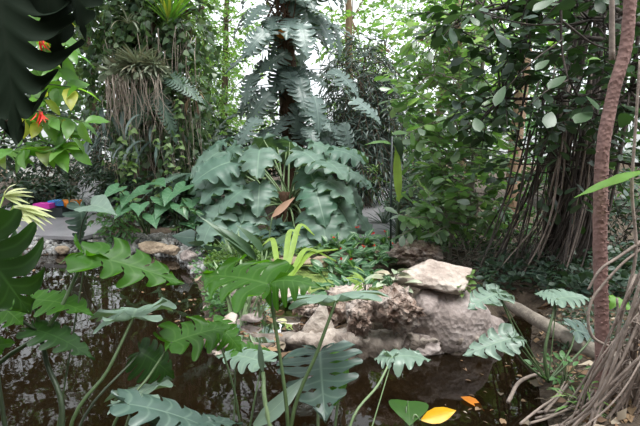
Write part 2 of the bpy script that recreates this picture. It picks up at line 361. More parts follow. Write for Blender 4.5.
def grid_mesh(xs, ys, fn, name, mat):
    X, Y = np.meshgrid(xs, ys); pt = np.stack([X.ravel(), Y.ravel()], -1); Z = fn(pt)
    V = np.column_stack([pt, Z]); nx, ny = len(xs), len(ys)
    i = (np.arange(ny - 1)[:, None] * nx + np.arange(nx - 1)[None]).ravel()
    return Acc().add(V, None, np.stack([i, i + 1, i + nx + 1, i + nx], -1)).build(name, mat)
xs = np.concatenate([np.linspace(-14, -7, 10)[:-1], np.arange(-7, 7, .09), np.linspace(7, 14, 10)])
ys = np.concatenate([np.arange(-3, 9, .09), np.linspace(9, 24, 30)])
def gfull(Pt):
    h = gh(Pt); return h + np.where(h > .1, rng.normal(0, .008, len(h)), 0)
tag(grid_mesh(xs, ys, gfull, 'ground', M['soil']), kind='structure')
def gz(x, y): return float(gh(np.array([[x, y]]))[0])
def poly_plane(pts, z, name, mat, t=.0):
    V = [(p[0], p[1], z) for p in pts]; me = bpy.data.meshes.new(name); n = len(V)
    if t: V += [(p[0], p[1], z - t) for p in pts]
    F = [tuple(range(n))] + ([tuple(range(2 * n - 1, n - 1, -1))] + [(i, i + n, (i + 1) % n + n, (i + 1) % n) for i in range(n)] if t else [])
    me.from_pydata(V, [], F); me.materials.append(mat); o = bpy.data.objects.new(name, me); C.objects.link(o); return o
# bed of the pond is part of the ground grid; a mud sheet just over it gives the brown bottom
cen = shore.mean(0)
tag(grid_mesh(np.arange(-7, 3.2, .14), np.arange(1, 8, .14), lambda p: np.minimum(gh(p) + .02, -.22 + .0 * p[:, 0]), 'pond_bed', M['bed']), kind='structure')
tag(poly_plane([(-9, 1.0), (3.5, 1.0), (3.5, 8.2), (-9, 8.2)], 0, 'pond_water', M['water']), kind='structure')
tag(poly_plane(basin * 1.0, .075, 'basin_water', M['water']), kind='structure')
tag(poly_plane(upper, .165, 'duckweed_carpet', M['duck'], .01), 'yellow-green duckweed covering the small upper pool behind the rocks', 'duckweed', kind='stuff')
def path(name, pts, z=.235):
    w = [G(a, b, z) for a, b in pts]; return tag(poly_plane([(p[0], p[1]) for p in w], z, name, M['paving'], .05), kind='structure')
path('paved_path_left', [(-60, 234), (30, 235), (80, 237), (110, 230), (118, 215), (116, 198), (112, 186), (100, 176), (82, 176), (74, 192), (50, 205), (-80, 212)])
path('paved_path_right', [(340, 238), (420, 247), (440, 240), (402, 222), (392, 208), (392, 190), (386, 172), (366, 172), (362, 186), (352, 205), (336, 222)])

# ------------------------------------------------------------------ greenhouse shell
def box(acc, a, b):
    a, b = np.minimum(a, b), np.maximum(a, b)
    V = [(x, y, z) for x in (a[0], b[0]) for y in (a[1], b[1]) for z in (a[2], b[2])]
    acc.add(V, None, [(0, 1, 3, 2), (4, 6, 7, 5), (0, 4, 5, 1), (2, 3, 7, 6), (0, 2, 6, 4), (1, 5, 7, 3)])
def wall(name, a, b, H, step=1.5):
    a, b = np.array(a, float), np.array(b, float); L = np.linalg.norm(b - a); d = (b - a) / L; nrm = np.array([-d[1], d[0]]) * .03
    g = Acc(); f = Acc(); base = Acc()
    g.add([(a[0], a[1], .6), (b[0], b[1], .6), (b[0], b[1], H), (a[0], a[1], H)], None, [(0, 1, 2, 3)])
    k = int(L / step)
    for i in range(k + 1):
        p = a + d * (L * i / k); q = p + d * .07; box(f, np.array([p[0] - abs(nrm[0]), p[1] - abs(nrm[1]), .6]), np.array([q[0] + abs(nrm[0]), q[1] + abs(nrm[1]), H]))
    for z in (.6, 2.4, 4.4, 6.4, H - .1):
        box(f, np.array([a[0] - abs(nrm[0]), a[1] - abs(nrm[1]), z]), np.array([b[0] + abs(nrm[0]), b[1] + abs(nrm[1]), z + .08]))
    box(base, np.array([min(a[0], b[0]) - .1, min(a[1], b[1]) - .1, -.1]), np.array([max(a[0], b[0]) + .1, max(a[1], b[1]) + .1, .6]))
    o = tag(base.build(name, M['rocktan'], smooth=False), kind='structure')
    return o, g, f
WX, WB, WF, WH = 13.0, 23.0, -5.0, 8.5
for i, (nm, a, b) in enumerate([('wall_back', (-WX, WB), (WX, WB)), ('wall_left', (-WX, WF), (-WX, WB)), ('wall_right', (WX, WF), (WX, WB)), ('wall_front', (-WX, WF), (WX, WF))]):
    o, g, f = wall(nm, a, b, WH)
    w = tag(f.build('window_%d' % (i + 1), M['frame'], smooth=False), kind='structure')
    gg = g.build('glass_pane', M['glass'], smooth=False); gg.location = gg.location - w.location; gg.parent = w
brk = Acc(); box(brk, np.array([-WX, WF + .1, -.1]), np.array([WX, WF + .3, WH])); box(brk, np.array([-WX, WF + .3, 4.2]), np.array([WX, -1.5, 4.4])); tag(brk.build('wall_light_blocker', M['rocktan'], smooth=False), kind='structure')  # unseen wall and roof behind the camera, added to cut light on the foreground
g = Acc(); f = Acc()
for s in (-1, 1):
    g.add([(s * WX, WF, WH), (s * WX, WB, WH), (0, WB, WH + 4), (0, WF, WH + 4)], None, [(0, 1, 2, 3)])
    for y in np.arange(WF, WB + .1, 2.0): tube(f, [(s * WX, y, WH), (0, y, WH + 4)], .05, n=4, k=1)
    for t in (.33, .66, 1): tube(f, [(s * WX * (1 - t), WF, WH + 4 * t), (s * WX * (1 - t), WB, WH + 4 * t)], .04, n=4, k=1)
w = tag(f.build('ceiling', M['frame'], smooth=False), kind='structure')
gg = g.build('glass_pane', M['glass'], smooth=False); gg.location = gg.location - w.location; gg.parent = w

# ------------------------------------------------------------------ rocks
def ico(sub):
    import bmesh
    bm = bmesh.new(); bmesh.ops.create_icosphere(bm, subdivisions=sub, radius=1); V = np.array([v.co[:] for v in bm.verts]); F = np.array([[v.index for v in f.verts] for f in bm.faces]); bm.free(); return V, F
ICO = {k: ico(k) for k in (2, 3, 4, 5)}
def nz(V, sc, seed): return np.array([mnoise.fractal(Vector(v * sc + seed * 7.3), 0.6, 2.1, 5) for v in V])
def rockmesh(dims, seed, kind='boulder', sub=4):
    V, F = ICO[sub]; V = V.copy(); r = np.random.default_rng(seed)
    if kind in ('boulder', 'slab'):
        for k in range(9 if kind == 'boulder' else 12):
            n = unit(r.normal(0, 1, 3)); d = r.uniform(.55, .85); h = V @ n - d; V = V - np.outer(np.clip(h, 0, None), n)
        V *= (1 + .07 * nz(V, 2.2, seed))[:, None] * (1 + .02 * nz(V, 8, seed))[:, None]
    elif kind == 'tufa':
        a = nz(V, 1.3, seed); b = nz(V, 3.2, seed + 1); V *= (1 + .35 * a + .24 * (np.abs(b) * 2 - .7))[:, None]
        c = nz(V, 7, seed + 2); V *= (1 + .09 * c)[:, None]
    else:
        V *= (1 + .12 * nz(V, 1.2, seed))[:, None]
    return V * np.array(dims) / 2, F
def rock(name, label, cat, px, py, Y, w, h, dep, seed, kind='boulder', mat='rock', rz=0, ry=0, rx=0, sub=4, group=None, parent=None):
    V, F = rockmesh((w / FPX * Y, dep, h / FPX * Y), seed, kind, sub)
    group = group or {'boulder': 'large boulders over the right end of the rim', 'pitted_rock': 'pitted rocks around the basin'}.get(name)
    for ang, (i, j) in ((rx, (1, 2)), (ry, (0, 2)), (rz, (0, 1))):
        c, s = math.cos(ang), math.sin(ang); a, b = V[:, i].copy(), V[:, j].copy(); V[:, i] = a * c - b * s; V[:, j] = a * s + b * c
    V = V + P(px, py, Y)
    o = Acc().add(V, F).build(name, M[mat], parent); 
    if label: tag(o, label, cat, group)
    return o
# concrete rim of the basin, swept along the water's edge
rimp = [G(a, b, 0) for a, b in [(200, 352), (230, 353), (285, 353), (320, 357), (360, 358), (400, 357), (440, 355), (480, 350), (505, 340)]]
rp = catmull(rimp, 10); t = unit(np.gradient(rp, axis=0)); nr = np.stack([t[:, 1], -t[:, 0], 0 * t[:, 0]], -1)
if nr[10][1] > 0: nr = -nr        # towards the camera
prof = [(-.34, .04), (-.26, .10), (-.2, .15), (-.12, .18), (-.05, .17), (.0, .15), (.01, .10), (-.01, .04), (.02, 0), (.0, -.1), (.02, -.35)]
V = []
for i, p in enumerate(rp):
    u = i / (len(rp) - 1); hh = .45 + .55 * min(1, max(0, (u - .2) * 5)) - .55 * max(0, (u - .55) * 2)
    for a, b in prof: V.append(p + nr[i] * a + np.array([0, 0, b * hh if b > 0 else b]))
V = np.array(V); nn = nz(V, 5, 3); n2 = nz(V, 16, 4); m = len(prof)
V[:, 2] += nn * .05 + n2 * .02; V[:, :2] += (np.repeat(nr, m, 0)[:, :2]) * (nn * .09 + n2 * .03)[:, None]
i = (np.arange(len(rp) - 1)[:, None] * m + np.arange(m - 1)[None]).ravel()
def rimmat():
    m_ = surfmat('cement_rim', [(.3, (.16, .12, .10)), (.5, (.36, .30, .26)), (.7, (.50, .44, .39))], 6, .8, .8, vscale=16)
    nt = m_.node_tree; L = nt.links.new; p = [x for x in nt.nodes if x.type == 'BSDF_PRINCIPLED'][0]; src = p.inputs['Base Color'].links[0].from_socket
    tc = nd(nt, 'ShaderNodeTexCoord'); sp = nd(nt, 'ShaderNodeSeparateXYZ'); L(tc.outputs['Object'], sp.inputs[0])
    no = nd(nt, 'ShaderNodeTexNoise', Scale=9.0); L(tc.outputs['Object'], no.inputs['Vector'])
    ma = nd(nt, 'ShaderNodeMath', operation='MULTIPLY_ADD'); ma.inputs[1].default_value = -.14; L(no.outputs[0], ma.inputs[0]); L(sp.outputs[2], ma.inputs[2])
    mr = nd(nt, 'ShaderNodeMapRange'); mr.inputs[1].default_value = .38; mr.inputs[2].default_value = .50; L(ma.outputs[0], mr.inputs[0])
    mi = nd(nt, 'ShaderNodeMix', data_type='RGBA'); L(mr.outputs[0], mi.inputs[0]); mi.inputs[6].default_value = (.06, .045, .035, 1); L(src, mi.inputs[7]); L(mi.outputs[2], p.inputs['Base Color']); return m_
rim = Acc().add(V, None, np.stack([i, i + 1, i + m + 1, i + m], -1))
vs, F = rockmesh((.22, .16, .36), 5, 'smooth', 3)   # the pointed spire rising off the rim
k = np.clip((vs[:, 2] + .17) / .34, 0, 1); vs[:, 0] *= (1.9 * (1 - k) ** 2 + .3); vs[:, 1] *= (1.1 - k * .8); vs[:, 0] += .05 * k
rim.add(vs + P(317, 320, 3.72), F)
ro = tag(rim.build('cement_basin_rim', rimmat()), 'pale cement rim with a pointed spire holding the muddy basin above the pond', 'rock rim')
# big boulders
rock('boulder', 'largest pale flat-topped boulder above the right end of the pond', 'rock', 434, 277, 3.82, 92, 46, .5, 11, 'slab', 'rock', ry=-.05)
rock('boulder', 'mauve-grey sloping boulder leaning down under the big pale boulder to the water', 'rock', 450, 322, 3.8, 92, 78, .5, 12, 'smooth', 'rockgrey', ry=-.6)
rock('boulder', 'rounded brown-grey boulder at the right end, beside the dark inlet', 'rock', 480, 327, 3.9, 52, 56, .45, 13, 'boulder', 'rockgrey', ry=.3)
rock('boulder', 'pale rock ridge curving up beside the lumpy rocks', 'rock', 424, 312, 3.72, 32, 50, .3, 14, 'smooth', 'rockgrey', ry=-.35)
rock('boulder', 'squat dark rock filling the foot of the rim below the pitted rocks', 'rock', 415, 343, 3.66, 84, 26, .3, 15, 'boulder', 'rockgrey')
rock('pitted_rock', 'tall narrow pitted rock, left of the biggest lumpy rock', 'rock', 360, 317, 3.56, 28, 44, .2, 21, 'tufa', 'tufa')
rock('pitted_rock', 'widest lumpy pitted rock on the rim with pale plants on top', 'rock', 396, 309, 3.56, 44, 44, .26, 22, 'tufa', 'tufa')
rock('pitted_rock', 'brown lumpy rock between the cement spire and the tall narrow rock', 'rock', 336, 312, 3.85, 34, 30, .25, 23, 'tufa', 'tufa')
rock('pitted_rock', 'small dark red-brown rock behind the cement spire', 'rock', 306, 306, 4.15, 26, 22, .22, 24, 'tufa', 'tufa')
rock('pitted_rock', 'holed brown rock behind the largest pale boulder', 'rock', 417, 254, 5.35, 46, 24, .4, 25, 'tufa', 'tufa')
rock('pitted_rock', 'low brown rock under the leafy tuft at the right of the big boulder', 'rock', 463, 305, 3.8, 26, 22, .22, 26, 'tufa', 'tufa')
rock('pitted_rock', 'pale lumpy rock at the back of the muddy basin, right side', 'rock', 352, 296, 4.1, 44, 20, .3, 27, 'tufa', 'rock')
stones = [('long low tan stone behind the duckweed pool', 296, 262, 5.5, 62, 10, .25, 'rocktan'), ('rounded tan stone at the right end behind the duckweed pool', 322, 262, 5.4, 26, 13, .2, 'rocktan'),
          ('pale stone in front of the duckweed pool', 290, 293, 4.45, 40, 10, .2, 'rock'), ('grey stone on the left rim of the muddy basin', 243, 294, 4.5, 34, 17, .25, 'rockgrey'),
          ('pale stone left of the muddy basin, lowest of the bank', 228, 322, 3.85, 26, 20, .22, 'rock'), ('wet grey stone by the grass stalks in the muddy basin', 252, 318, 4.05, 24, 12, .2, 'rockgrey'),
          ('tan stone beside the path-side gravel, nearest the left edge', 62, 250, 6.9, 16, 9, .16, 'rocktan'), ('small tan stone on the gravel bank below the arching leaf', 97, 242, 7.2, 13, 7, .15, 'rocktan'),
          ('largest pale tan rock on the far bank under the arrow-leaved plant', 152, 247, 6.9, 34, 14, .3, 'rocktan'), ('tan rock right of the largest one on the far bank', 172, 251, 6.75, 24, 13, .28, 'rocktan'),
          ('grey-brown rock on the far bank at the corner of the island', 190, 256, 6.25, 22, 14, .25, 'rockgrey'), ('mossy brown stone at the foot of the big lobed-leaf clump', 306, 227, 7.2, 28, 24, .4, 'bark'),
          ('brown stone in the red-flowered border near the path', 372, 254, 5.9, 34, 12, .2, 'rocktan'), ('pale fallen stone under the rim at the left, touching the water', 232, 351, 3.6, 42, 12, .2, 'rock')]
for k, (lb, px, py, Y, w, h, dp, mt) in enumerate(stones):
    rock('stone', lb, 'rock', px, py, Y, w, h, dp, 40 + k, 'boulder', mt, sub=3, group='loose stones round the pond and island')

# ------------------------------------------------------------------ scattering helpers
def rand_dirs(n, up=0.0):
    d = rng.normal(0, 1, (n, 3)); d[:, 2] += up; return unit(d)
def leafset(acc, tpls, pos, d, nrm, size, jit=.25):
    if not isinstance(tpls, list): tpls = [tpls]
    n = len(pos); w = rng.integers(0, len(tpls), n); R = frames(d, nrm); s = np.broadcast_to(size, (n,)) * rng.uniform(1 - jit, 1 + jit, n)
    for k, t in enumerate(tpls):
        q = w == k
        if q.any(): acc.inst(t, pos[q], R[q], s[q])
stick = Acc(); 
_a = np.linspace(0, 2 * PI, 3, endpoint=False)
T_stick = (np.vstack([np.column_stack([np.cos(_a), 0 * _a, np.sin(_a)]), np.column_stack([np.cos(_a) * .6, 0 * _a + 1, np.sin(_a) * .6])]), np.zeros((0, 3), int),
           np.array([(0, 1, 4, 3), (1, 2, 5, 4), (2, 0, 3, 5)]), np.zeros((0, 3, 2)), np.zeros((3, 4, 2)))
def sticks(acc, A, B, r):
    d = B - A; l = np.linalg.norm(d, axis=1); acc.inst(T_stick, A, frames(d, rand_dirs(1)[0] * .3 + np.array([.2, .1, 1])), np.column_stack([np.full(len(A), r), l, np.full(len(A), r)]))
def sprays(fol, twg, start, d, length, k, tpl, size, flat=.6, grav=-.25, spread=.9, tr=.004, nj=.45):
    n = len(start); L = length * rng.uniform(.6, 1.3, n)
    t = np.linspace(.15, 1, k); side = np.where(np.arange(k) % 2, 1, -1)
    pos = start[:, None] + d[:, None] * (L[:, None] * t)[..., None]; pos[..., 2] += grav * (L[:, None] * t * t)
    if twg is not None:
        for a, b in ((0, k // 2), (k // 2, k - 1)):
            sticks(twg, start if a == 0 else pos[:, a], pos[:, b], tr)
    tan = d[:, None] + np.array([0, 0, grav])[None, None] * t[None, :, None]
    sv = unit(np.cross(tan, np.array([0, 0, 1.0]))) * side[None, :, None]
    ld = unit(tan * .55 + sv * spread + rng.normal(0, .3, pos.shape)); ld[..., 2] -= .15
    nm = unit(np.array([0, 0, 1.0]) * flat + rng.normal(0, nj, pos.shape) + sv * .1)
    leafset(fol, tpl, pos.reshape(-1, 3), ld.reshape(-1, 3), nm.reshape(-1, 3), size)
def in_blob(n, c, r, shell=.55):
    d = rand_dirs(n); q = rng.uniform(shell, 1, n) ** .5; return np.array(c) + d * q[:, None] * np.array(r), d
def tree(name, label, cat, base, blobs, tpl, size, dens, leafm, barkm='bark', tr=.12, L=.6, k=8, grav=-.25, flat=.6, trunk=True, group=None, bend=0, twr=.006, updir=.2, lean=None):
    """blobs: (px,py,Y,rpx,rpy,rdepth); dens: sprays per blob"""
    base = np.array(base, float)
    if name == 'broadleaf_tree': group = 'trees behind and around the pond'
    th = thing(name, label, cat, base, group); fol, twg, trk = Acc(), Acc(), Acc()
    cs = [(P(a, b, Y), (rx / FPX * Y, rd, ry / FPX * Y)) for a, b, Y, rx, ry, rd in blobs]
    top = np.mean([c for c, _ in cs], 0)
    if trunk:
        hi = max(cs, key=lambda q: q[0][2])[0]; top = np.array([base[0] * .6 + hi[0] * .4, base[1] * .6 + hi[1] * .4, hi[2]]) if lean is None else np.array(lean)
        mid = (base + top) / 2 + np.array([bend, 0, 0]); tube(trk, [base - [0, 0, .1], mid, top], tr, tr * .45, 9, 8, wob=.01)
    for ci, (c, r) in enumerate(cs):
        n = dens if np.isscalar(dens) else dens[ci]
        if trunk:
            f = np.clip((c[2] - r[2] * .5 - base[2]) / max(top[2] - base[2], .1), .15, .95); o_ = base * (1 - f) + top * f + np.array([bend * 4 * f * (1 - f) * .5, 0, 0])
            tube(trk, [o_, (o_ + c) / 2 + [0, 0, .1], c], tr * .4, tr * .15, 6, 4, wob=.02)
        st, d = in_blob(n, c, r, .15)
        for q in st[:min(n, 14)]: tube(trk, [c, (c + q) / 2 + rng.normal(0, .08, 3), q], tr * .14, .006, 4, 3)
        dd = unit(d + rng.normal(0, .5, d.shape) + np.array([0, 0, updir])); sprays(fol, twg, st, dd, L, k, tpl, size, flat, grav, tr=twr)
    fol.build('foliage', M[leafm], th)
    if trunk or trk.n: trk.build('trunk' if trunk else 'branch', M[barkm], th)
    if twg.n: tag(twg.build('twig', M[barkm if barkm != 'barktan' else 'bark'], th), kind='stuff')
    return th
def gbase(px, Y): x = (px - 320) / FPX * Y; return np.array([x, Y, max(gz(x, Y), .0)])
# ------------------------------------------------------------------ background trees
tree('broadleaf_tree', 'airy light green tree far behind the gap between the vine-hung tree and the blue-green climber', 'tree', gbase(222, 16),
     [(225, 25, 16, 30, 40, 1.2), (215, 90, 16, 28, 40, 1.2), (240, 140, 16.5, 30, 30, 1.2), (250, -80, 16, 60, 50, 2)], T_oval_lo, .17, 115, 'far1', tr=.13, L=.9, k=10)
tree('broadleaf_tree', 'pale bright green tree with tan trunk, top centre just right of the climber', 'tree', gbase(352, 15),
     [(352, 20, 15, 30, 40, 1.2), (385, 50, 15, 40, 40, 1.5), (365, 95, 15.5, 30, 24, 1.2), (430, -60, 15, 80, 60, 2), (330, -140, 13, 120, 70, 1.5)], T_oval_lo, .17, 75, 'far1', 'barktan', tr=.14, L=.9, k=10)  # last crown blob sits above the frame, added to darken the pond reflection
tree('broadleaf_tree', 'light green tree behind the rubbery shrub, upper right of centre', 'tree', gbase(430, 13.5),
     [(425, 35, 13.5, 42, 40, 1.5), (450, 90, 13.5, 38, 40, 1.2), (475, 30, 13.5, 40, 40, 1.5), (410, 120, 14, 30, 30, 1)], T_oval_lo, .15, 80, 'far1', 'barktan', tr=.14, L=.8, k=10)
tree('broadleaf_tree', 'mid green tree far behind the vine-hung tree at upper left', 'tree', gbase(100, 17),
     [(60, 30, 17, 60, 50, 1.5), (110, 90, 17, 60, 50, 1.5), (40, 110, 16, 40, 30, 1.5), (70, -50, 17, 90, 40, 2), (170, 60, 17, 40, 80, 1.2)], T_oval_lo, .19, [80, 80, 80, 260, 80], 'far2', tr=.16, L=.9, k=10)
tree('broadleaf_tree', 'dark green tree behind the aerial roots at far right', 'tree', gbase(600, 11),
     [(540, 140, 11, 50, 50, 1), (620, 150, 11, 50, 60, 1), (600, 60, 11, 60, 40, 1), (520, 50, 11.5, 50, 50, 1.2), (640, -40, 11, 100, 60, 2)], T_oval, .17, 120, 'far2', tr=.15, L=.8, k=9)
tree('dark_shrub', 'dense dark feathery shrub beside the left path, left of the arrow leaves', 'shrub', gbase(122, 11.5),
     [(116, 162, 11.5, 18, 30, .6), (122, 192, 11, 9, 18, .4), (136, 190, 11, 14, 18, .4)], T_lance, .2, 150, 'far3', tr=.05, L=.5, k=10, grav=-.5)
tree('weeping_tree', 'grey-green weeping tree with fine drooping leaves left of the right-hand path', 'tree', gbase(362, 11),
     [(360, 80, 11, 26, 40, .7), (368, 120, 11, 24, 40, .6), (350, 150, 10.6, 18, 34, .5), (372, 150, 11, 8, 16, .3)], T_lance, .19, 210, 'cypress', tr=.1, L=.6, k=12, grav=-.9, updir=-.2)
tree('leafy_shrub', 'small yellow-green shrub under the weeping tree at the path edge', 'shrub', gbase(372, 10.4), [(366, 178, 10.4, 7, 14, .25)], T_lance, .13, 60, 'far1', tr=.02, L=.3, k=8)
tree('broadleaf_tree', 'deep shaded evergreen filling the space behind the big lobed-leaf clump', 'tree', gbase(250, 11.5),
     [(235, 165, 11.5, 40, 25, .6), (300, 160, 11.5, 40, 30, .6), (195, 150, 11.8, 30, 40, .6), (340, 165, 11.5, 20, 25, .5)], T_oval, .16, 110, 'far3', tr=.08, L=.5, k=9)
tree('leafy_shrub', 'mid green shrub across the left path under the white building', 'shrub', gbase(40, 14), [(35, 165, 14, 30, 18, .8), (75, 160, 15, 22, 16, .6)], T_oval_lo, .14, 110, 'far3', tr=.04, L=.5, k=9)
tree('bare_shrub', 'greyish twiggy shrub at the far end of the left path', 'shrub', gbase(78, 16.5), [(77, 172, 16.5, 18, 14, .5)], T_lance, .10, 150, 'dead', 'barkgrey', tr=.03, L=.5, k=7)
tree('leafy_shrub', 'dark low shrub lining the far side of the right-hand path', 'shrub', gbase(402, 9.5), [(410, 205, 9.0, 8, 10, .3), (424, 185, 9.5, 14, 26, .5)], T_lance, .16, 120, 'far3', tr=.03, L=.35, k=9)
tree('leafy_shrub', 'mid green shrub behind the tall rolled leaf', 'shrub', gbase(415, 12), [(420, 145, 12, 20, 30, .6), (440, 175, 11, 26, 30, .5)], T_oval_lo, .12, 130, 'far2', tr=.04, L=.4, k=9)
tree('bamboo', 'thin light green bamboo-like stand behind the lobed-leaf clump to its left', 'bamboo', gbase(208, 13), [(205, 40, 13, 16, 50, .5), (212, 130, 13, 20, 40, .5)], T_lance, .22, 110, 'far1', tr=.03, L=.6, k=9, grav=-.5)
tree('broadleaf_tree', 'dark green tree above and behind the shore at the far left', 'tree', gbase(-60, 12), [(-20, 60, 12, 70, 60, 1), (10, 120, 12, 40, 40, .8), (-60, -120, 10, 120, 90, 2), (30, -110, 11, 90, 60, 1.3), (130, -150, 9, 90, 60, 1.2), (-40, -30, 12, 90, 60, 1.2), (-150, -330, 6.5, 240, 120, 1.3), (60, -420, 6, 200, 100, 1.2)], T_oval, .18, [100, 100, 100, 300, 300, 220, 200, 200], 'far3', tr=.14, L=.7, k=9)  # high crown blobs out of view added to block skylight and darken water reflections

# ------------------------------------------------------------------ vine-hung tree at upper left
b = gbase(150, 9.2); th = thing('vine_hung_tree', 'tall tree at upper left smothered in heart-leaved vines and epiphytes', 'tree', b)
trk = Acc(); tube(trk, [b - [0, 0, .1], P(150, 110, 9.2), P(142, 40, 9.2), P(150, -60, 9.2), P(160, -160, 9.2)], .30, .16, 12, 8, lump=.06)
for tgt in [(95, 25), (100, 70), (185, 30), (195, 90), (170, -20), (120, -30), (205, 10)]:
    tube(trk, [P(146, 80, 9.2), P((146 + tgt[0]) / 2, tgt[1] + 10, 9.1), P(*tgt, 8.9)], .08, .03, 6, 5, wob=.02)
trk.build('trunk', M['bark'], th)
fol, twg = Acc(), Acc()
for (px, py, rx, ry, n) in [(110, 20, 26, 28, 130), (150, 30, 24, 34, 130), (185, 20, 18, 26, 70), (105, 70, 22, 28, 90), (150, 80, 26, 24, 100), (190, 80, 16, 30, 60), (140, 125, 28, 22, 90), (180, 125, 20, 20, 60), (120, -40, 50, 30, 120), (180, -50, 40, 30, 90)]:
    st, d = in_blob(n, P(px, py, 9.0), (rx / 55, .45, ry / 55), .2); d[:, 2] -= .8
    sprays(fol, twg, st, unit(d), .4, 6, T_heart, .125, .3, -.6, tr=.005)
fol.build('vine_foliage', M['heart'], th); tag(twg.build('vine_stem', M['rootdk'], th), kind='stuff')
rt = Acc()
for k in range(150):
    px = rng.choice([112, 125, 140, 162, 178, 190, 150]) + rng.normal(0, 6); py = rng.uniform(20, 130); Y = 8.6 + rng.normal(0, .15); p = P(px, py, Y); l = rng.uniform(.4, 1.5)
    tube(rt, [p, p + [rng.normal(0, .05), 0, -l / 2], p + [rng.normal(0, .08), 0, -l]], .007, .003, 3, 3)
tag(rt.build('hanging_root', M['rootpale'], th), kind='stuff')
pm = Acc()
for k in range(60):
    px = rng.uniform(95, 175); p = P(px, rng.uniform(110, 150), 9.0 + rng.normal(0, .2)); d = np.array([rng.normal(0, .5), -.4, .3])
    leafset(pm, T_strapd, p[None], d[None], np.array([[0, -.3, 1]]), .9)
pm.build('drooping_blade', M['pin'], th)

def rosette(name, label, cat, pos, n, tpl, size, mat, el=(.1, 1.2), parent=None, group=None, pname='foliage', extra=None):
    pos = np.array(pos, float); a = Acc(); ph = rng.uniform(0, 2 * PI, n); e = rng.uniform(el[0], el[1], n)
    d = np.column_stack([np.cos(ph) * np.cos(e), np.sin(ph) * np.cos(e), np.sin(e)]); nm = np.column_stack([-np.cos(ph) * np.sin(e), -np.sin(ph) * np.sin(e), np.cos(e)]) + 1e-3
    leafset(a, tpl, np.repeat(pos[None], n, 0), d, nm, size)
    if parent is not None: return a.build(pname, M[mat], parent)
    o = a.build(name, M[mat]) if not extra else a.build(pname, M[mat], thing(name, label, cat, pos, group)); o = o.parent or o
    return tag(o, label, cat, group)
rosette('birds_nest_bromeliad', 'bright green upright rosette epiphyte high on the vine-hung tree, top right of it', 'epiphyte', P(169, 26, 8.4), 30, T_strapx, .62, 'bright', (.7, 1.45))
rosette('epiphyte_tuft', 'pale spiky silver tuft with dangling roots in the middle of the vine-hung tree', 'epiphyte', P(137, 66, 8.3), 150, T_strapx, .42, 'silver', (-.5, 1.0))
rosette('epiphyte_tuft', 'silver-leaved tuft left of the middle tuft on the vine-hung tree', 'epiphyte', P(118, 64, 8.4), 70, T_strapx, .36, 'silver', (-.2, .9))
rosette('epiphyte_tuft', 'silvery tuft at the right end of the row on the vine-hung tree', 'epiphyte', P(153, 66, 8.3), 60, T_strapx, .36, 'silver', (-.4, 1.0))
mo = thing('epiphyte_mound', 'mound of grey-green leaves under the tufts with pale roots hanging below it', 'epiphyte', P(134, 78, 8.4)); a = Acc(); st, d = in_blob(150, P(134, 72, 8.35), (.6, .25, .18), .2); leafset(a, T_oval, st, d + [0, 0, -.2], rand_dirs(150, 1.2), .15); a.build('foliage', M['silver'], mo)
a = Acc()
for k in range(70):
    p = P(rng.uniform(105, 160), rng.uniform(72, 84), 8.15 + rng.normal(0, .08)); l = rng.uniform(.3, 1.1); tube(a, [p, p + [rng.normal(0, .06), 0, -l / 2], p + [rng.normal(0, .1), 0, -l]], .007, .003, 3, 3)
tag(a.build('hanging_root', M['rootpale'], mo), kind='stuff')
rosette('bromeliad', 'pale green bromeliad rosette high on the vine-hung tree beside the heart leaves', 'epiphyte', P(128, 24, 8.4), 20, T_strap, .4, 'silver', (0, 1.3))
rosette('bromeliad', 'reddish bromeliad basket on the right side of the vine-hung tree', 'epiphyte', P(192, 98, 8.6), 40, T_strap, .42, 'dead', (-.3, 1.3))
rosette('bromeliad', 'green bromeliad tuft just above the reddish basket', 'epiphyte', P(186, 90, 8.5), 26, T_strap, .45, 'heart', (0, 1.3))
rosette('moss_ball', 'brown round moss ball hanging at the top right of the vine-hung tree', 'moss ball', P(187, 22, 8.8), 260, T_needle, .22, 'dead', (-1.5, 1.5))
rosette('moss_ball', 'smaller brown moss ball below the round one on the vine-hung tree', 'moss ball', P(189, 37, 8.8), 180, T_needle, .17, 'dead', (-1.5, 1.5))
def frond(name, label, cat, attach, tip, nrm, w, mat, tpl, parent=None, stalk=None, sr=.006, smat='stem', ri=None):
    """one big leaf from attach to tip (world points); w = width; stalk = list of world points ending at attach"""
    A, B = np.array(attach, float), np.array(tip, float); L = np.linalg.norm(B - A); d = (B - A) / L
    tw = np.abs(tpl[0][:, 0]).max() * 2; acc = Acc(); acc.inst(tpl, A[None], frames(d, nrm), np.array([[w / tw, L / tpl[0][:, 1].max(), (L + w / tw) * .5]]))
    o = acc.build(name, M[mat], parent)
    if parent is not None and label: o['label'] = label
    elif parent is None: tag(o, label, cat)
    s = None
    if stalk is not None:
        a = Acc(); tube(a, list(stalk) + [A], sr * 1.5, sr, 8, 6)
        s = a.build('stalk', M[smat], parent if parent is not None else o); s.parent = o
    return o, s
fp = thing('hanging_fern', 'blue-green fern with long arching fronds on the right of the vine-hung tree', 'fern', P(155, 82, 8.5))
for (a, t_) in [((150, 78), (176, 122)), ((158, 74), (192, 76)), ((148, 84), (132, 112))]:
    frond('frond', None, None, P(*a, 8.5), P(*t_, 8.0), (0.2, -.7, .6), .42, 'phi', random.choice(T_fern), fp)
fp2 = thing('palm_fronds', 'pale arching palm with grey-green fronds beside the big lobed-leaf clump, left side', 'palm', gbase(195, 8.2))
for k in range(16):
    ph = rng.uniform(0, 2 * PI); c = P(190, 175, 8.3); r = rng.uniform(.5, .95); a = c + [0, 0, 0]; t_ = c + [math.cos(ph) * r, math.sin(ph) * r * .8, rng.uniform(-.35, .35)]
    frond('frond', None, None, a, t_, (0, 0, 1), .34, 'phi', random.choice(T_fern), fp2)
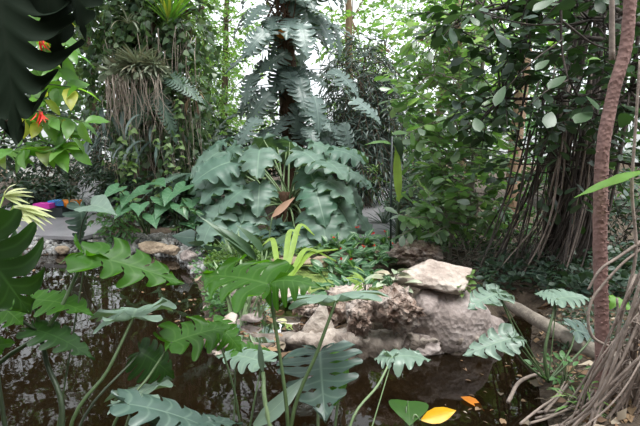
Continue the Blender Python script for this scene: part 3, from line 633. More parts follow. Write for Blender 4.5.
a = Acc(); tube(a, [gbase(190, 8.3), P(190, 176, 8.3)], .05, .04, 7, 3); a.build('trunk', M['bark'], fp2)
# hanging vine strands
for (px, y0, y1, Y, lb) in [(122, 128, 236, 7.9, 'hanging strand of small heart leaves farthest left over the arrow-leaved plant'), (131, 120, 205, 7.8, 'second hanging leafy strand, right of the leftmost one'),
                            (155, 125, 200, 7.8, 'long hanging leafy strand in front of the shaded trunk'), (166, 118, 190, 7.9, 'hanging leafy strand just right of the shaded trunk'), (178, 100, 175, 8.0, 'hanging leafy strand farthest right, near the palm fronds')]:
    a, b = P(px, y0, Y), P(px + 2, y1, Y); t_ = thing('hanging_vine', lb, 'vine', a, 'hanging vine strands on the left tree'); v = Acc(); tube(v, [a, (a + b) / 2 + [.03, 0, 0], b], .006, .004, 4, 5); v.build('stem', M['stem'], t_)
    n = int((y1 - y0) / 5); s = np.sort(rng.uniform(0, 1, n))[:, None]; pos = a * (1 - s) + b * s + np.array([.01, 0, 0]); sd = np.where(np.arange(n) % 2, 1, -1)[:, None]
    d = np.column_stack([sd[:, 0] * .9, rng.uniform(-.6, 0, n), rng.uniform(-.8, .1, n)]); f = Acc(); leafset(f, T_heart, pos, d, np.array([0, -.6, .8]) + rng.normal(0, .4, (n, 3)), .10); f.build('foliage', M['ground'], t_)

# ------------------------------------------------------------------ blue-green climber on the centre trunk
b = gbase(297, 9.8); th = thing('climbing_philodendron_tree', 'tall fibrous trunk in the centre hung with large drooping blue-green split leaves', 'tree', b)
trk = Acc(); axis = [b - [0, 0, .1], P(292, 120, 9.8), P(286, 60, 9.8), P(292, 0, 9.8), P(296, -90, 9.8), P(290, -170, 9.8)]
tube(trk, axis, .22, .14, 12, 8, lump=.1)
for k in range(26):
    o0 = P(288, 8, 9.6); tube(trk, [P(rng.normal(286, 5), rng.uniform(-20, 50), 9.65), P(rng.normal(280, 12), rng.uniform(-10, 40), 9.4), P(rng.normal(284, 14), rng.uniform(10, 70), 9.35)], .02, .008, 4, 4)
trk.build('trunk', M['fibre'], th)
ax = catmull(axis, 10); fol = [Acc() for _ in range(3)]; stk = Acc()
for k in range(165):
    z = rng.uniform(1.5, 7.4); c = ax[np.argmin(abs(ax[:, 2] - z))].copy(); c[2] = z
    ph = rng.uniform(-PI * 1.05, .05 * PI) if k % 5 else rng.uniform(0, 2 * PI); o_ = np.array([math.cos(ph), math.sin(ph), 0]); wide = 1.4 if z < 2.6 else (1.05 if z < 3.6 else .9)
    r = rng.uniform(.3, 1.0) * wide
    if k > 145: ph = rng.normal(-PI / 2, .5); o_ = np.array([math.cos(ph), math.sin(ph), 0]); r = rng.uniform(.2, .4); z = rng.uniform(1.6, 4.6); c[2] = z
    at = c + o_ * r + [0, 0, rng.uniform(-.05, .25)]; d = o_ * rng.uniform(.4, 1.0) + np.array([rng.normal(0, .35), 0, -rng.uniform(.1, .8)]); l = rng.uniform(.45, .64)
    tp = random.choice(T_pin); sc = np.array([[l * 1.3, l, l]]); fol[k % 3].inst(tp, at[None], frames(d, o_ * .7 + np.array([rng.normal(0, .3), -.25, .8])), sc)
    tube(stk, [c, (c + at) / 2 + [0, 0, .12], at], .012, .008, 4, 3)
whole = Acc()
for f in fol: whole.V, whole.T, whole.Q, whole.TU, whole.QU
for f in fol:
    V = np.concatenate(f.V); T = np.concatenate(f.T) if f.T else None; whole.add(V, T, np.concatenate(f.Q) if f.Q else None, np.concatenate(f.TU) if f.TU else None, np.concatenate(f.QU) if f.QU else None)
whole.build('foliage', M['pin'], th); stk.build('stalk', M['stemdk'], th)

# ------------------------------------------------------------------ big lobed-leaf clump
b = gbase(286, 7.6); th = thing('elephant_ear_philodendron', 'huge clump of broad grey-green lobed leaves on long stalks in the centre', 'shrub', b)
s = Acc(); leaves = Acc()
spec = [(214, 152, 7.4), (232, 146, 7.7), (258, 150, 7.0), (262, 140, 7.9), (290, 142, 7.9), (316, 144, 7.6), (338, 150, 7.5), (330, 162, 7.0), (347, 170, 7.2), (328, 180, 6.9), (352, 188, 7.3), (305, 152, 7.3),
        (226, 162, 7.0), (209, 172, 7.2), (240, 190, 6.7), (222, 203, 6.7), (258, 185, 6.8), (243, 210, 6.7), (318, 190, 6.7), (322, 210, 6.6), (342, 205, 6.9), (208, 222, 6.5), (230, 176, 7.0), (355, 208, 7.4),
        (203, 188, 7.2), (312, 172, 7.3), (322, 148, 8.1), (242, 152, 8.3), (276, 144, 8.4), (333, 222, 6.6), (198, 208, 7.0), (357, 175, 7.8), (220, 142, 8.3), (348, 148, 8.3), (286, 152, 8.4), (300, 160, 8.4), (250, 166, 8.3), (200, 165, 7.9),
        (296, 230, 6.6), (310, 232, 6.5), (238, 225, 6.5)]
c0 = b + [0, 0, .35]
for k, (px, py, Y) in enumerate(spec):
    at = P(px, py, Y); at[0] = c0[0] + (at[0] - c0[0]) * .93; o_ = at - c0; o_[2] = 0; o_ = unit(o_ + rng.normal(0, .12, 3)); o_[2] = 0; low = (py > 180)
    d = o_ * 1.0 + np.array([rng.normal(0, .35), -.15, -(.75 if low else rng.uniform(.05, .45))]); l = rng.uniform(.40, .60)
    leaves.inst(random.choice(T_phi), at[None], frames(d, o_ * (.7 if low else .25) + np.array([rng.normal(0, .25), -.35, .8])), np.array([[l * 1.1, l, l]]))
    s0 = c0 + rng.normal(0, .06, 3); tube(s, [s0, (s0 + at) / 2 + [0, 0, .12], at], .017, .010, 6, 5)
for k in range(30):   # old hanging roots and stubs round the crown
    q = c0 + rng.normal(0, .12, 3); tube(s, [q, q + [rng.normal(0, .2), -.15, -.15], q + [rng.normal(0, .3), -.25, -.45]], .012, .006, 4, 3)
leaves.build('foliage', M['phi'], th); s.build('stalk', M['stempale'], th)
tk = Acc(); tube(tk, [b - [0, 0, .1], b + [0, 0, .25], b + [0, 0, .6]], .2, .12, 10, 4, lump=.1); tk.build('trunk', M['fibre'], th)

# ------------------------------------------------------------------ arrow-leaved plants, left bank
def arrowplant(label, base, pts, size, mat='arrow', name='arrow_leaf_plant'):
    th = thing(name, label, 'plant', base); lv, st = Acc(), Acc(); base = np.array(base)
    for (px, py, Y) in pts:
        at = P(px, py, Y); o_ = at - base; o_[2] = 0; o_ = unit(o_ + rng.normal(0, .2, 3)); o_[2] = 0; d = o_ + np.array([0, -.3, rng.uniform(-.6, .1)])
        lv.inst(random.choice(T_arrow), at[None], frames(d, np.array([0, -.45, .8]) + o_ * .2), np.array([[size * 1.5, size, size]])); tube(st, [base + rng.normal(0, .05, 3), (base + at) / 2 + [0, 0, .08], at], .011, .007, 5, 4)
    lv.build('foliage', M[mat], th); st.build('stalk', M['stem'], th)
arrowplant('clump of arrow-shaped light green leaves on the far bank, left part', gbase(143, 7.3), [(118, 188, 7), (130, 195, 7.1), (145, 190, 7.2), (155, 182, 7.1), (140, 205, 6.9), (128, 207, 7), (160, 198, 7), (152, 215, 6.9)], .28)
arrowplant('clump of arrow-shaped light green leaves on the far bank, right part next to the palm', gbase(178, 7.3), [(172, 192, 7), (185, 186, 7.1), (192, 200, 7), (180, 205, 6.9), (165, 205, 7.0), (198, 215, 7), (188, 222, 6.9)], .28)
e = thing('elephant_ear_plant', 'single pale blue-green arrow leaf arching over the left path on a dark stalk', 'plant', G(78, 252, .1))
frond('leaf', None, None, P(91, 205, 6.6), P(112, 206, 6.3), (0, -.5, .8), .42, 'monpale', T_arrow[0], e, [G(78, 252, .1), P(82, 225, 6.6)], .008, 'stemdk')
frond('leaf', 'dark leaf folded straight down', None, P(80, 206, 6.7), P(87, 243, 6.6), (.8, -.6, .35), .34, 'monblue', T_mondroop[0], e)
tree('low_shrub', 'low leafy green shrub on the gravel bank left of the arrow-leaved plant', 'shrub', gbase(118, 7.3), [(118, 222, 7.3, 14, 16, .3)], T_oval, .11, 45, 'far2', tr=.02, L=.25, k=6)
tree('low_shrub', 'small-leaved shrub with variegated leaves between the arrow leaves and lobed clump', 'shrub', gbase(203, 7), [(204, 222, 7, 10, 22, .2)], T_oval, .12, 30, 'varie', tr=.015, L=.25, k=6)
tree('low_shrub', 'dark leafy undergrowth behind the arrow-leaved plants', 'shrub', gbase(150, 8.6), [(150, 212, 8.6, 34, 26, .4), (185, 215, 8.4, 20, 22, .3)], T_oval, .13, 110, 'far3', tr=.02, L=.35, k=8)

# ------------------------------------------------------------------ near-left bright branch and dark overhanging leaves
def branch_plant(name, label, cat, main, twigs, tpl, size, leafm, barkm='stem', r=.012, up=.5, nleaf=7, rnd=.35):
    main = [np.array(p) for p in main]; th = thing(name, label, cat, main[0]); br, fol = Acc(), Acc(); tube(br, main, r, r * .5, 7, 6)
    for tw in twigs:
        a, b = np.array(tw[0]), np.array(tw[1]); tube(br, [a, (a + b) / 2 + [0, 0, .03], b], r * .45, r * .25, 5, 4)
        n = tw[2] if len(tw) > 2 else nleaf; s = np.linspace(.35, 1, n)[:, None]; pos = a * (1 - s) + b * s; sd = np.where(np.arange(n) % 2, 1, -1)[:, None]
        tan = unit(b - a); sv = unit(np.cross(tan, [0, -.4, 1])) * sd; d = unit(tan * .6 + sv * .8 + rng.normal(0, rnd, (n, 3)) - [0, 0, .35]); leafset(fol, tpl, pos, d, np.array([0, -.35, up]) + rng.normal(0, .35, (n, 3)), size, .2)
    fol.build('foliage', M[leafm], th); br.build('branch', M[barkm], th); return th
Y = 3.2
bp = branch_plant('bright_leaf_tree', 'bright yellow-green leafy branches with a few yellow leaves at the left, behind the dark leaf', 'tree',
    [P(-60, 330, 3.5), P(-30, 180, 3.5), P(10, 60, 3.4), P(25, -20, 3.3), P(20, -80, 3.3)],
    [(P(-10, 110, 3.4), P(85, 122, Y), 13), (P(10, 90, 3.4), P(78, 88, Y), 12), (P(0, 140, 3.4), P(70, 150, Y), 13), (P(15, 70, 3.4), P(70, 50, Y), 12), (P(20, 40, 3.4), P(62, 36, Y), 12), (P(20, 10, 3.4), P(50, 15, Y), 12),
     (P(0, 130, 3.4), P(52, 120, Y), 12), (P(40, 120, 3.4), P(72, 138, Y), 7), (P(-20, 150, 3.4), P(30, 150, Y), 12), (P(20, 60, 3.4), P(60, 72, Y), 6), (P(20, 0, 3.4), P(60, -10, 3.2), 8), (P(0, 100, 3.4), P(45, 100, Y), 7)], T_ovalhi, .165, 'bright', nleaf=12)
for (px, py, lb) in [(42, 38, 'upper red drooping flower among the bright leaves at the left'), (40, 112, 'lower red drooping flower among the bright leaves at the left')]:
    f = Acc(); p = P(px, py, 3.1); n = 9; d = np.column_stack([rng.normal(0, .3, n), rng.normal(0, .3, n), -np.ones(n)]); leafset(f, T_lance, p + rng.normal(0, .012, (n, 3)), d, rng.normal(0, 1, (n, 3)), .085); 
    fo = f.build('red_flower', M['red'], bp); fo['label'] = lb
hb = thing('overhanging_monstera', 'drooping split leaves coloured near-black as a silhouette, hanging at the top left corner', 'plant', P(-60, -60, 1.5))
for (a, t_, w, n_, tp) in [((-4, -50), (12, 142), .50, (.25, -1, .15), T_dark), ((36, -70), (48, 42), .22, (.3, -1, .1), T_mondroop[0]), ((80, -50), (62, 20), .14, (-.2, -1, .3), T_mondroop[1])]:
    frond('leaf', None, None, P(*a, 1.55), P(*t_, 1.45), n_, w, 'monsilhouette', tp, hb)
a = Acc(); tube(a, [P(-60, -60, 1.5), P(-6, -48, 1.55), P(40, -75, 1.55), P(80, -50, 1.55)], .012, .008, 6, 5); a.build('stalk', M['stemdk'], hb)

# ------------------------------------------------------------------ cream fan-leaved plant
fl = thing('fan_palm_seedling', 'plant with pale cream fan-shaped leaves at the left edge above the near monstera', 'plant', G(-20, 300, .0) + [0, 0, .0])
for (c, tips) in [((4, 196), [(28, 186), (30, 191), (26, 198), (20, 182), (8, 178), (22, 203)]), ((14, 206), [(50, 206), (48, 213), (45, 222), (36, 226), (28, 222), (22, 216)]), ((0, 215), [(22, 216), (18, 222), (26, 210), (14, 226)]), ((26, 208), [(54, 214), (50, 220), (42, 228), (33, 232)])]:
    a = Acc()
    for t_ in tips:
        A, B = P(*c, 3.0), P(*t_, 2.85); a.inst(T_lancehi, A[None], frames(B - A, (0, -.7, .7)), np.array([[.10, np.linalg.norm(B - A), .1]]))
    a.build('leaf', M['fan'], fl); s = Acc(); tube(s, [fl.location + Vector((0, 0, -.0)), P(-14, 250, 3.0), P(*c, 3.0)], .008, .005, 5, 5); s.build('stalk', M['straw'], fl)

# ------------------------------------------------------------------ potted display across the left path
pt = thing('plant_bench', 'dark low bench of potted plants beyond the gravel, left of the path', 'bench', gbase(44, 9.5))
def tb(px0, py0, px1, py1, Y, dep, name, mat, parent):
    a, c = P(px0, py1, Y), P(px1, py0, Y); acc = Acc(); box(acc, np.array([a[0], Y, a[2]]), np.array([c[0], Y + dep, c[2]])); return acc.build(name, mat, parent, smooth=False)
M['dkplastic'] = plain('dark_planter', (.02, .03, .03), .4); M['blue'] = plain('blue_plastic', (.05, .25, .62), .35); M['pink'] = plain('pink_plastic', (.62, .04, .38), .4); M['orangep'] = plain('orange_plastic', (.85, .25, .01), .35); M['whitep'] = plain('white_plaster', (.75, .74, .70), .7)
tb(26, 208, 62, 226, 8.8, .9, 'top', M['dkplastic'], pt); tb(28, 226, 33, 236, 8.9, .1, 'leg', M['dkplastic'], pt); tb(56, 226, 61, 234, 8.9, .1, 'leg', M['dkplastic'], pt)
tag(tb(33, 204, 49, 209, 8.7, .25, 'plant_tray', M['pink']  , None), 'bright pink tray on the dark bench at the left', 'tray')
tag(tb(48, 201, 63, 206, 8.9, .25, 'plant_tray', M['blue'], None), 'bright blue tray between the pink tray and the orange pot', 'tray')
op = thing('flower_pot', 'orange pot with a dark spiky plant beyond the blue tray', 'pot', P(71, 205, 9.0)); 
v = []; a = Acc(); tube(a, [P(70, 207, 9.0), P(70, 200, 9.0)], .10, .13, 12, 2); a.build('pot', M['orangep'], op); rosette('', '', '', P(70, 200, 9.0), 30, T_strap, .4, 'far3', (.2, 1.4), parent=op)
tag(tb(76, 200, 80, 206, 9.1, .1, 'box', M['orangep'], None), 'small orange box right beside the orange pot', 'box')
tree('leafy_shrub', 'dark bushy plants on and below the bench at the left', 'shrub', gbase(52, 9.0), [(46, 216, 9.6, 14, 12, .3), (36, 195, 9.6, 20, 10, .3), (56, 192, 9.9, 8, 6, .2)], T_oval, .12, 90, 'far3', tr=.02, L=.25, k=7)
# pale building seen through the leaves
for nm, lb, r in [('garden_building', 'white plastered wall section beyond the left path', (8, 150, 70, 178, 19.0)), ]:
    tag(tb(r[0], r[1], r[2], r[3], r[4], 1.0, nm, M['whitep'], None), lb, 'building')
kb = thing('kiosk', 'low pinkish-grey kiosk with a teal top strip at the end of the right-hand path', 'kiosk', gbase(383, 17)); M['kiosk'] = plain('kiosk_wall', (.36, .29, .28), .7); M['teal'] = plain('teal_strip', (.18, .5, .45), .5)
tb(377, 172, 398, 192, 17, 1.0, 'body', M['kiosk'], kb); tb(376, 169, 400, 172, 16.9, 1.2, 'top', M['teal'], kb); kb.children[0].name
# tall rolled leaf and dark post at the right path
rl = thing('banana_plant', 'young banana plant with one tall light green upright leaf by the right-hand path', 'plant', gbase(398, 5.9))
frond('leaf', None, None, P(399, 202, 5.9), P(396, 140, 5.9), (-.2, -1, .1), .10, 'straw', T_laflat, rl, [gbase(398, 5.9), P(398, 215, 5.9)], .016, 'stemdk')
frond('leaf', 'leaf bent over at the top', None, P(396, 148, 5.9), P(376, 131, 5.8), (0, -.3, 1), .12, 'far1', T_lancehi, rl); frond('leaf', None, None, P(396, 138, 5.9), P(404, 154, 5.8), (0, -.7, .5), .1, 'far3', T_lancehi, rl)
a = Acc(); tube(a, [gbase(392, 5.8), P(392, 136, 5.8)], .012, .012, 8, 2); tag(a.build('plant_stake', M['dkplastic']), 'thin dark upright stake left of the tall light green leaf', 'stake')
rosette('agave', 'small grey spiky rosette plant at the edge of the right-hand path', 'plant', gbase(385, 8.2), 40, T_strapx, .35, 'cypress', (.3, 1.4))
# ------------------------------------------------------------------ right side: rubbery-leaved shrubs, trunks, aerial roots
tree('clusia_shrub', 'large mid-green rubbery-leaved shrub in the middle right, leaning over the path', 'shrub', gbase(470, 7.2),
     [(438, 75, 6.6, 26, 34, .6), (455, 120, 6.4, 34, 30, .6), (446, 160, 6.6, 18, 26, .4), (470, 60, 6.8, 34, 34, .6), (480, 160, 6.8, 34, 30, .5), (440, 30, 7, 34, 26, .6), (500, 20, 7, 40, 40, .6)],
     T_round, .18, 26, 'clusiab', 'barkgrey', tr=.05, L=.45, k=8, grav=-.05, flat=1.4, twr=.006)
tree('clusia_shrub', 'low rubbery-leaved branches reaching down to the border above the pale boulder', 'shrub', gbase(452, 6.1),
     [(438, 212, 5.9, 20, 12, .3), (470, 205, 5.8, 30, 18, .4), (465, 185, 6.0, 26, 14, .4)], T_round, .14, 30, 'clusiab', 'barkgrey', tr=.03, L=.3, k=6, grav=-.05, flat=.8)
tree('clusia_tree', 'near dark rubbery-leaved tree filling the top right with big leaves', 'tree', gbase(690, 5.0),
     [(520, 40, 4.6, 50, 34, .5), (590, 20, 4.4, 50, 34, .5), (500, 100, 4.8, 36, 30, .4), (580, 100, 4.6, 40, 30, .4), (630, 90, 4.2, 30, 50, .4), (480, 10, 4.6, 50, 20, .4), (600, -60, 4.6, 110, 40, .8), (560, 160, 5.2, 60, 30, .4), (560, -330, 3.8, 220, 100, .9)],  # last crown blob is out of view, added to block light on the foreground
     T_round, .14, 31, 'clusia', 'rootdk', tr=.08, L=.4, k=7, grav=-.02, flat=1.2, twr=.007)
tree('small_leaf_shrub', 'bright small-leaved bush under the shrub right of the pale boulder', 'shrub', gbase(475, 6.6), [(470, 235, 6.6, 40, 14, .4), (435, 228, 6.8, 20, 12, .3), (515, 235, 6.4, 26, 20, .3)], T_oval, .07, 70, 'far2', 'rootdk', tr=.02, L=.25, k=9)
tree('small_leaf_shrub', 'dark fine-leaved undergrowth on the right bank behind the roots', 'shrub', gbase(560, 6.2), [(500, 270, 6.0, 30, 16, .4), (560, 250, 6.2, 40, 26, .4), (625, 240, 6.0, 30, 40, .4), (600, 190, 6.6, 50, 40, .5)], T_oval, .09, 75, 'far3', 'rootdk', tr=.02, L=.35, k=8)
# big individual leaves and branches of the near tree
br = thing('rubber_branch', 'bare winding branch with a few big grey-green leaves hanging in the upper right', 'branch', P(560, -30, 3.9))
a = Acc(); tube(a, [P(560, -40, 3.9), P(561, 20, 3.9), P(562, 50, 3.9), P(568, 80, 3.85)], .012, .006, 6, 6); tube(a, [P(562, 40, 3.9), P(532, 62, 3.8), P(505, 90, 3.9)], .008, .004, 5, 5); tube(a, [P(561, 24, 3.9), P(525, 24, 3.9), P(480, 12, 4)], .008, .004, 5, 5); tube(a, [P(568, 80, 3.85), P(548, 90, 3.7), P(530, 105, 3.7)], .006, .003, 5, 5)
tube(a, [P(561, 20, 3.9), P(590, 42, 3.9), P(610, 50, 4)], .01, .006, 5, 5); a.build('branch', M['rootdk'], br)
for (q, w, t_) in [((554, 0), (534, 8), .09), ((566, 76), (549, 86), .11), ((552, 112), (548, 126), .13), ((592, 112), (576, 120), .15), ((620, 128), (628, 112), .12), ((505, 86), (495, 104), .1), ((549, 60), (536, 68), .08), ((586, 96), (600, 108), .1), ((604, 78), (616, 74), .07), ((475, 118), (480, 130), .1), ((520, 40), (505, 34), .08)]:
    frond('leaf', None, None, P(*q, 3.8), P(*w, 3.7), (rng.normal(0, .3), -.55, .7), t_ * .8, 'clusia', T_round, br)
branch_plant('rubber_branch', 'low branch with pale upturned leathery leaves reaching over the path in front of the stake', 'branch', [P(470, 225, 5.6), P(440, 222, 5.5), P(402, 228, 5.4)],
    [(P(455, 224, 5.6), P(430, 208, 5.4), 9), (P(440, 222, 5.5), P(412, 218, 5.3), 9), (P(425, 226, 5.5), P(398, 214, 5.3), 8), (P(430, 224, 5.5), P(400, 236, 5.2), 8), (P(465, 224, 5.6), P(455, 205, 5.4), 9), (P(450, 226, 5.5), P(432, 236, 5.2), 8), (P(480, 225, 5.6), P(490, 210, 5.4), 8)], T_round, .15, 'clusiab', 'barkgrey', .014, up=1.3, rnd=.25)
rosette('agave', 'grey-green spiky clump in the shade at the right edge of the path', 'plant', gbase(402, 7.2), 50, T_strapx, .38, 'cypress', (.3, 1.4))
rosette('agave', 'small dark rosette beside the path, farthest of the three', 'plant', gbase(396, 9.4), 40, T_strapx, .4, 'far3', (.3, 1.4))
# tan trunk glimpsed
for k, (lb, pts, r) in enumerate([('pale tan tree trunk glimpsed through the shrub, right of the path', [(508, 262), (512, 200), (516, 140), (525, 60), (530, -40)], .12), ('thin tan trunk in the upper middle, right of the climber', [(462, 215), (462, 100), (458, 20), (455, -60)], .06)]):
    a = Acc(); tube(a, [P(x, y, 7.8) for x, y in pts], r, r * .7, 10, 6, lump=.06); tag(a.build('tree_trunk', M['barktan']), lb, 'tree')
# foreground trunk
a = Acc(); gp = G(602, 408, .12); Yt = gp[1]
tube(a, [gp - [0, 0, .15], P(602, 350, Yt), P(600, 250, Yt), P(601, 180, Yt), P(604, 140, Yt), P(614, 90, Yt), P(626, 45, Yt), P(632, -20, Yt), P(640, -80, Yt)], .037, .028, 14, 12, lump=.035)
for k in range(130):
    t_ = rng.uniform(0, 1); c = P(601 + rng.normal(0, .5), 150 + 245 * t_, Yt); ph = rng.uniform(PI, 2 * PI); o_ = np.array([math.cos(ph), math.sin(ph), 0]) * .034; tube(a, [c + o_ * .9, c + o_ * 1.12], .006, .003, 5, 1)
ft = tag(a.build('slender_tree', M['barkpink']), 'slender reddish-brown knobbly trunk rising full height at the right', 'tree')
fl_, _ = frond('leaf', 'bright green leaf lit from behind crossing the trunk', None, P(650, 170, 2.4), P(573, 194, 2.5), (0.1, -.35, 1), .085, 'bright', T_laflat, ft); fl_.location = fl_.location
frond('leaf', None, None, P(601, 60, Yt), P(590, 56, Yt), (0, -.4, 1), .05, 'bright', T_oval, ft)
# the second thin climbing stems
for lb, pts, r, m_ in [('thin grey hanging stem right of the reddish trunk', [(627, 300), (636, 250), (632, 190), (636, 120), (640, 60)], .009, 'root'), ('thin dark upright stem just left of the reddish trunk at the top', [(612, 60), (612, 0), (613, -60)], .014, 'root'),
                       ('thin woody vine looping round the lower reddish trunk', [(625, 352), (606, 345), (592, 336), (588, 318), (592, 300), (602, 286), (622, 264), (645, 246)], .009, 'root'),
                       ('long thin branch slanting from the right edge behind the trunk', [(655, 232), (620, 256), (600, 270), (588, 290)], .009, 'root'), ('thin vertical twig right of the reddish trunk near the bottom', [(617, 298), (618, 330), (612, 352), (600, 372)], .006, 'root')]:
    a = Acc(); tube(a, [P(x, y, Yt - .12) for x, y in pts], r, r * .7, 6, 7); tag(a.build('woody_vine', M[m_]), lb, 'vine')
# fan of dark diagonal aerial roots
t1 = thing('aerial_root_fan', 'fan of dark aerial roots and stems slanting down to the right bank', 'roots', gbase(545, 5.4)); dk, gr = Acc(), Acc()
for k in range(60):
    u = rng.uniform(0, 1); top = P(555 + 55 * u + rng.normal(0, 16), rng.uniform(60, 150), 5.2 + rng.normal(0, .2)); bx = 478 + 105 * u ** .8 + rng.normal(0, 8); Yb = 5.3 + rng.normal(0, .3); bt = gbase(bx, Yb)
    mid = (top + bt) / 2 + np.array([rng.normal(.05, .06), 0, rng.normal(-.1, .06)]); tube(dk if k % 4 else gr, [top, mid, bt - [0, 0, .05]], rng.uniform(.006, .014), rng.uniform(.004, .01), 5, 6)
for k in range(14): 
    bt = gbase(540 + k * 4, 5.7); tube(dk, [bt - [0, 0, .05], P(548 + k * 4.5, 220, 5.6), P(560 + k * 5 + rng.normal(0, 6), 120, 5.5), P(575 + k * 5, 20, 5.4), P(580 + k * 5, -60, 5.4)], rng.uniform(.02, .045), .02, 7, 5, lump=.08)
tag(dk.build('dark_root', M['rootdk'], t1), kind='stuff'); tag(gr.build('grey_root', M['root'], t1), kind='stuff')
tree('bare_shrub', 'leafless tangle of fine twigs right of the big pale boulder', 'shrub', gbase(500, 5.5), [(490, 268, 5.3, 26, 18, .3), (520, 262, 5.5, 24, 20, .3), (470, 255, 5.6, 20, 12, .3)], T_lance, .05, 60, 'far3', 'barkgrey', tr=.012, L=.35, k=5, twr=.005)
# light tangled roots at bottom right
a = Acc()
for k in range(60):
    q = P(rng.uniform(628, 690), rng.uniform(250, 330), 2.5 + rng.normal(0, .12)); e_ = G(rng.uniform(545, 660), rng.uniform(405, 450), .06); mid = (q + e_) / 2 + np.array([rng.normal(.02, .05), rng.normal(0, .05), -.06 + rng.normal(0, .04)])
    tube(a, [q, mid, e_ + [rng.normal(.04, .03), 0, .03], e_ + [-.12, -.04, -.0]], rng.uniform(.004, .011), rng.uniform(.003, .008), 5, 6)
for k in range(16):
    c = P(rng.uniform(612, 640), rng.uniform(320, 400), 2.45); r = rng.uniform(.03, .07); ph = np.linspace(0, 5, 6) + rng.uniform(0, 6); tube(a, [c + np.array([math.cos(p) * r, rng.normal(0, .02), math.sin(p) * r * 1.2]) for p in ph], .004, .003, 4, 4)
tag(a.build('root_tangle', M['root']), 'pale grey-brown tangle of aerial roots fanning over the bottom right corner', 'roots')
for k, (lb, pts, r) in enumerate([('pale curved root looping over the bank below the right-hand leaves', [(508, 402), (522, 380), (555, 372), (578, 384), (592, 400), (584, 415), (560, 426)], .012), ('straight pale root slanting up to the reddish trunk', [(545, 412), (572, 380), (600, 352), (612, 345)], .010), ('thin curved pale root nearest the bottom edge, right of the yellow leaf', [(520, 424), (540, 408), (556, 396), (566, 380)], .008)]):
    a = Acc(); tube(a, [G(x, y, .10 + .03 * math.sin(i)) for i, (x, y) in enumerate(pts)], r, r * .7, 7, 7, lump=.05); tag(a.build('root', M['root']), lb, 'root')
# log edging on the right bank
a = Acc(); tube(a, [G(508, 303, .16), G(545, 325, .2), G(590, 350, .2), G(640, 372, .18)], .05, .06, 10, 6, lump=.07); tag(a.build('log', M['barkgrey']), 'half-buried grey-brown log edging the right bank beside the dark inlet', 'log')

# ------------------------------------------------------------------ litter, gravel, groundcover
def scatter_px(n, box_, z=.0, onground=True, cond=None):
    px = rng.uniform(box_[0], box_[2], n); py = rng.uniform(box_[1], box_[3], n); p = np.array([G(a, b, .18) for a, b in zip(px, py)]); 
    h = gh(p[:, :2]); p[:, 2] = h + .012; return p if cond is None else p[cond(h)]
p = scatter_px(5200, (10, 236, 205, 262), cond=lambda h: h > .0); V_, F_ = ICO[2]; Gt = Acc()
T_peb = (V_ * np.array([.5, .5, .3]), F_, np.zeros((0, 4), int), np.zeros((len(F_), 3, 2)), np.zeros((0, 4, 2)))
p2 = p; Gt.inst(T_peb, p2, frames(rand_dirs(len(p2)), rand_dirs(len(p2))), rng.uniform(.03, .09, len(p2))); tag(Gt.build('gravel', M['gravel']), 'grey gravel bank between the pond and the left path', 'gravel', kind='stuff')
p = np.vstack([scatter_px(1500, (205, 240, 640, 420), cond=lambda h: h > .02), scatter_px(700, (500, 300, 640, 426), cond=lambda h: h > .02)]); Lt = Acc()
leafset(Lt, [T_oval_lo, T_lance], p, rand_dirs(len(p)) * [1, 1, .2], rand_dirs(len(p), 2.0), .07, .5); tag(Lt.build('leaf_litter', M['dead']), 'brown fallen leaves littering the bank and island', 'leaf litter', kind='stuff')
p = scatter_px(90, (225, 298, 315, 340)); p[:, 2] = .085; Lt = Acc(); leafset(Lt, [T_oval, T_lance], p, rand_dirs(len(p)) * [1, 1, .1], rand_dirs(len(p), 3.), .10, .5); tag(Lt.build('basin_litter', M['dead']), 'dark wet leaves lying in the muddy basin', 'leaf litter', kind='stuff')
p = np.array([G(x, y, .006) for x, y in zip(np.concatenate([rng.uniform(150, 235, 60), rng.uniform(440, 540, 26), rng.uniform(0, 200, 22)]), np.concatenate([rng.uniform(285, 345, 60), rng.uniform(360, 425, 26), rng.uniform(262, 300, 22)]))]); p = p[gh(p[:, :2]) < 0]; Lt = Acc(); leafset(Lt, [T_oval, T_lance], p, rand_dirs(len(p)) * [1, 1, .03], rand_dirs(len(p), 9.), .06, .5); tag(Lt.build('floating_litter', M['dead']), 'scattered brown leaves floating on the dark pond', 'leaf litter', kind='stuff')
# ground cover mats
def mat_cover(label, box_, n, size, mat, lift=.09, mn=.10):
    p = scatter_px(n, box_, cond=lambda h: h > mn); p[:, 2] += rng.uniform(0, lift, len(p)); a = Acc(); d = rand_dirs(len(p)); d[:, 2] = abs(d[:, 2]) * .5; leafset(a, [T_oval, T_round], p, d, rand_dirs(len(p), 1.6), size); tag(a.build('groundcover', M[mat]), label, 'groundcover', kind='stuff')
mat_cover('carpet of small light green groundcover on the island below the lobed-leaf clump', (205, 236, 275, 268), 2600, .05, 'ground')
mat_cover('small-leaved groundcover between the lobed clump and the duckweed pool', (262, 232, 345, 256), 1700, .05, 'ground')
mat_cover('dark small-leaved groundcover along the left edge of the island', (186, 252, 240, 305), 900, .06, 'far2', .06, .02)
for k, (lb, px, py, Y, w, h) in enumerate([('small grey stone on the island edge nearest the far bank', 197, 268, 6.0, 16, 9), ('rounded brown stone on the island edge above the grey stones', 203, 280, 5.6, 18, 10), ('dark wet stone on the island edge, midway down', 210, 294, 5.1, 20, 11), ('flat pale stone on the island edge nearest the basin', 214, 309, 4.6, 24, 12), ('small dark stone in the litter by the island edge', 222, 300, 4.9, 14, 8), ('small pebble-like stone behind the muddy basin, left side', 262, 288, 4.9, 14, 8)]):
    rock('stone', lb, 'rock', px, py, Y, w, h, w / FPX * Y * .8, 90 + k, 'boulder', ['rockgrey', 'rocktan', 'rockgrey', 'rock'][k % 4], sub=3, group='stones along the island edge')
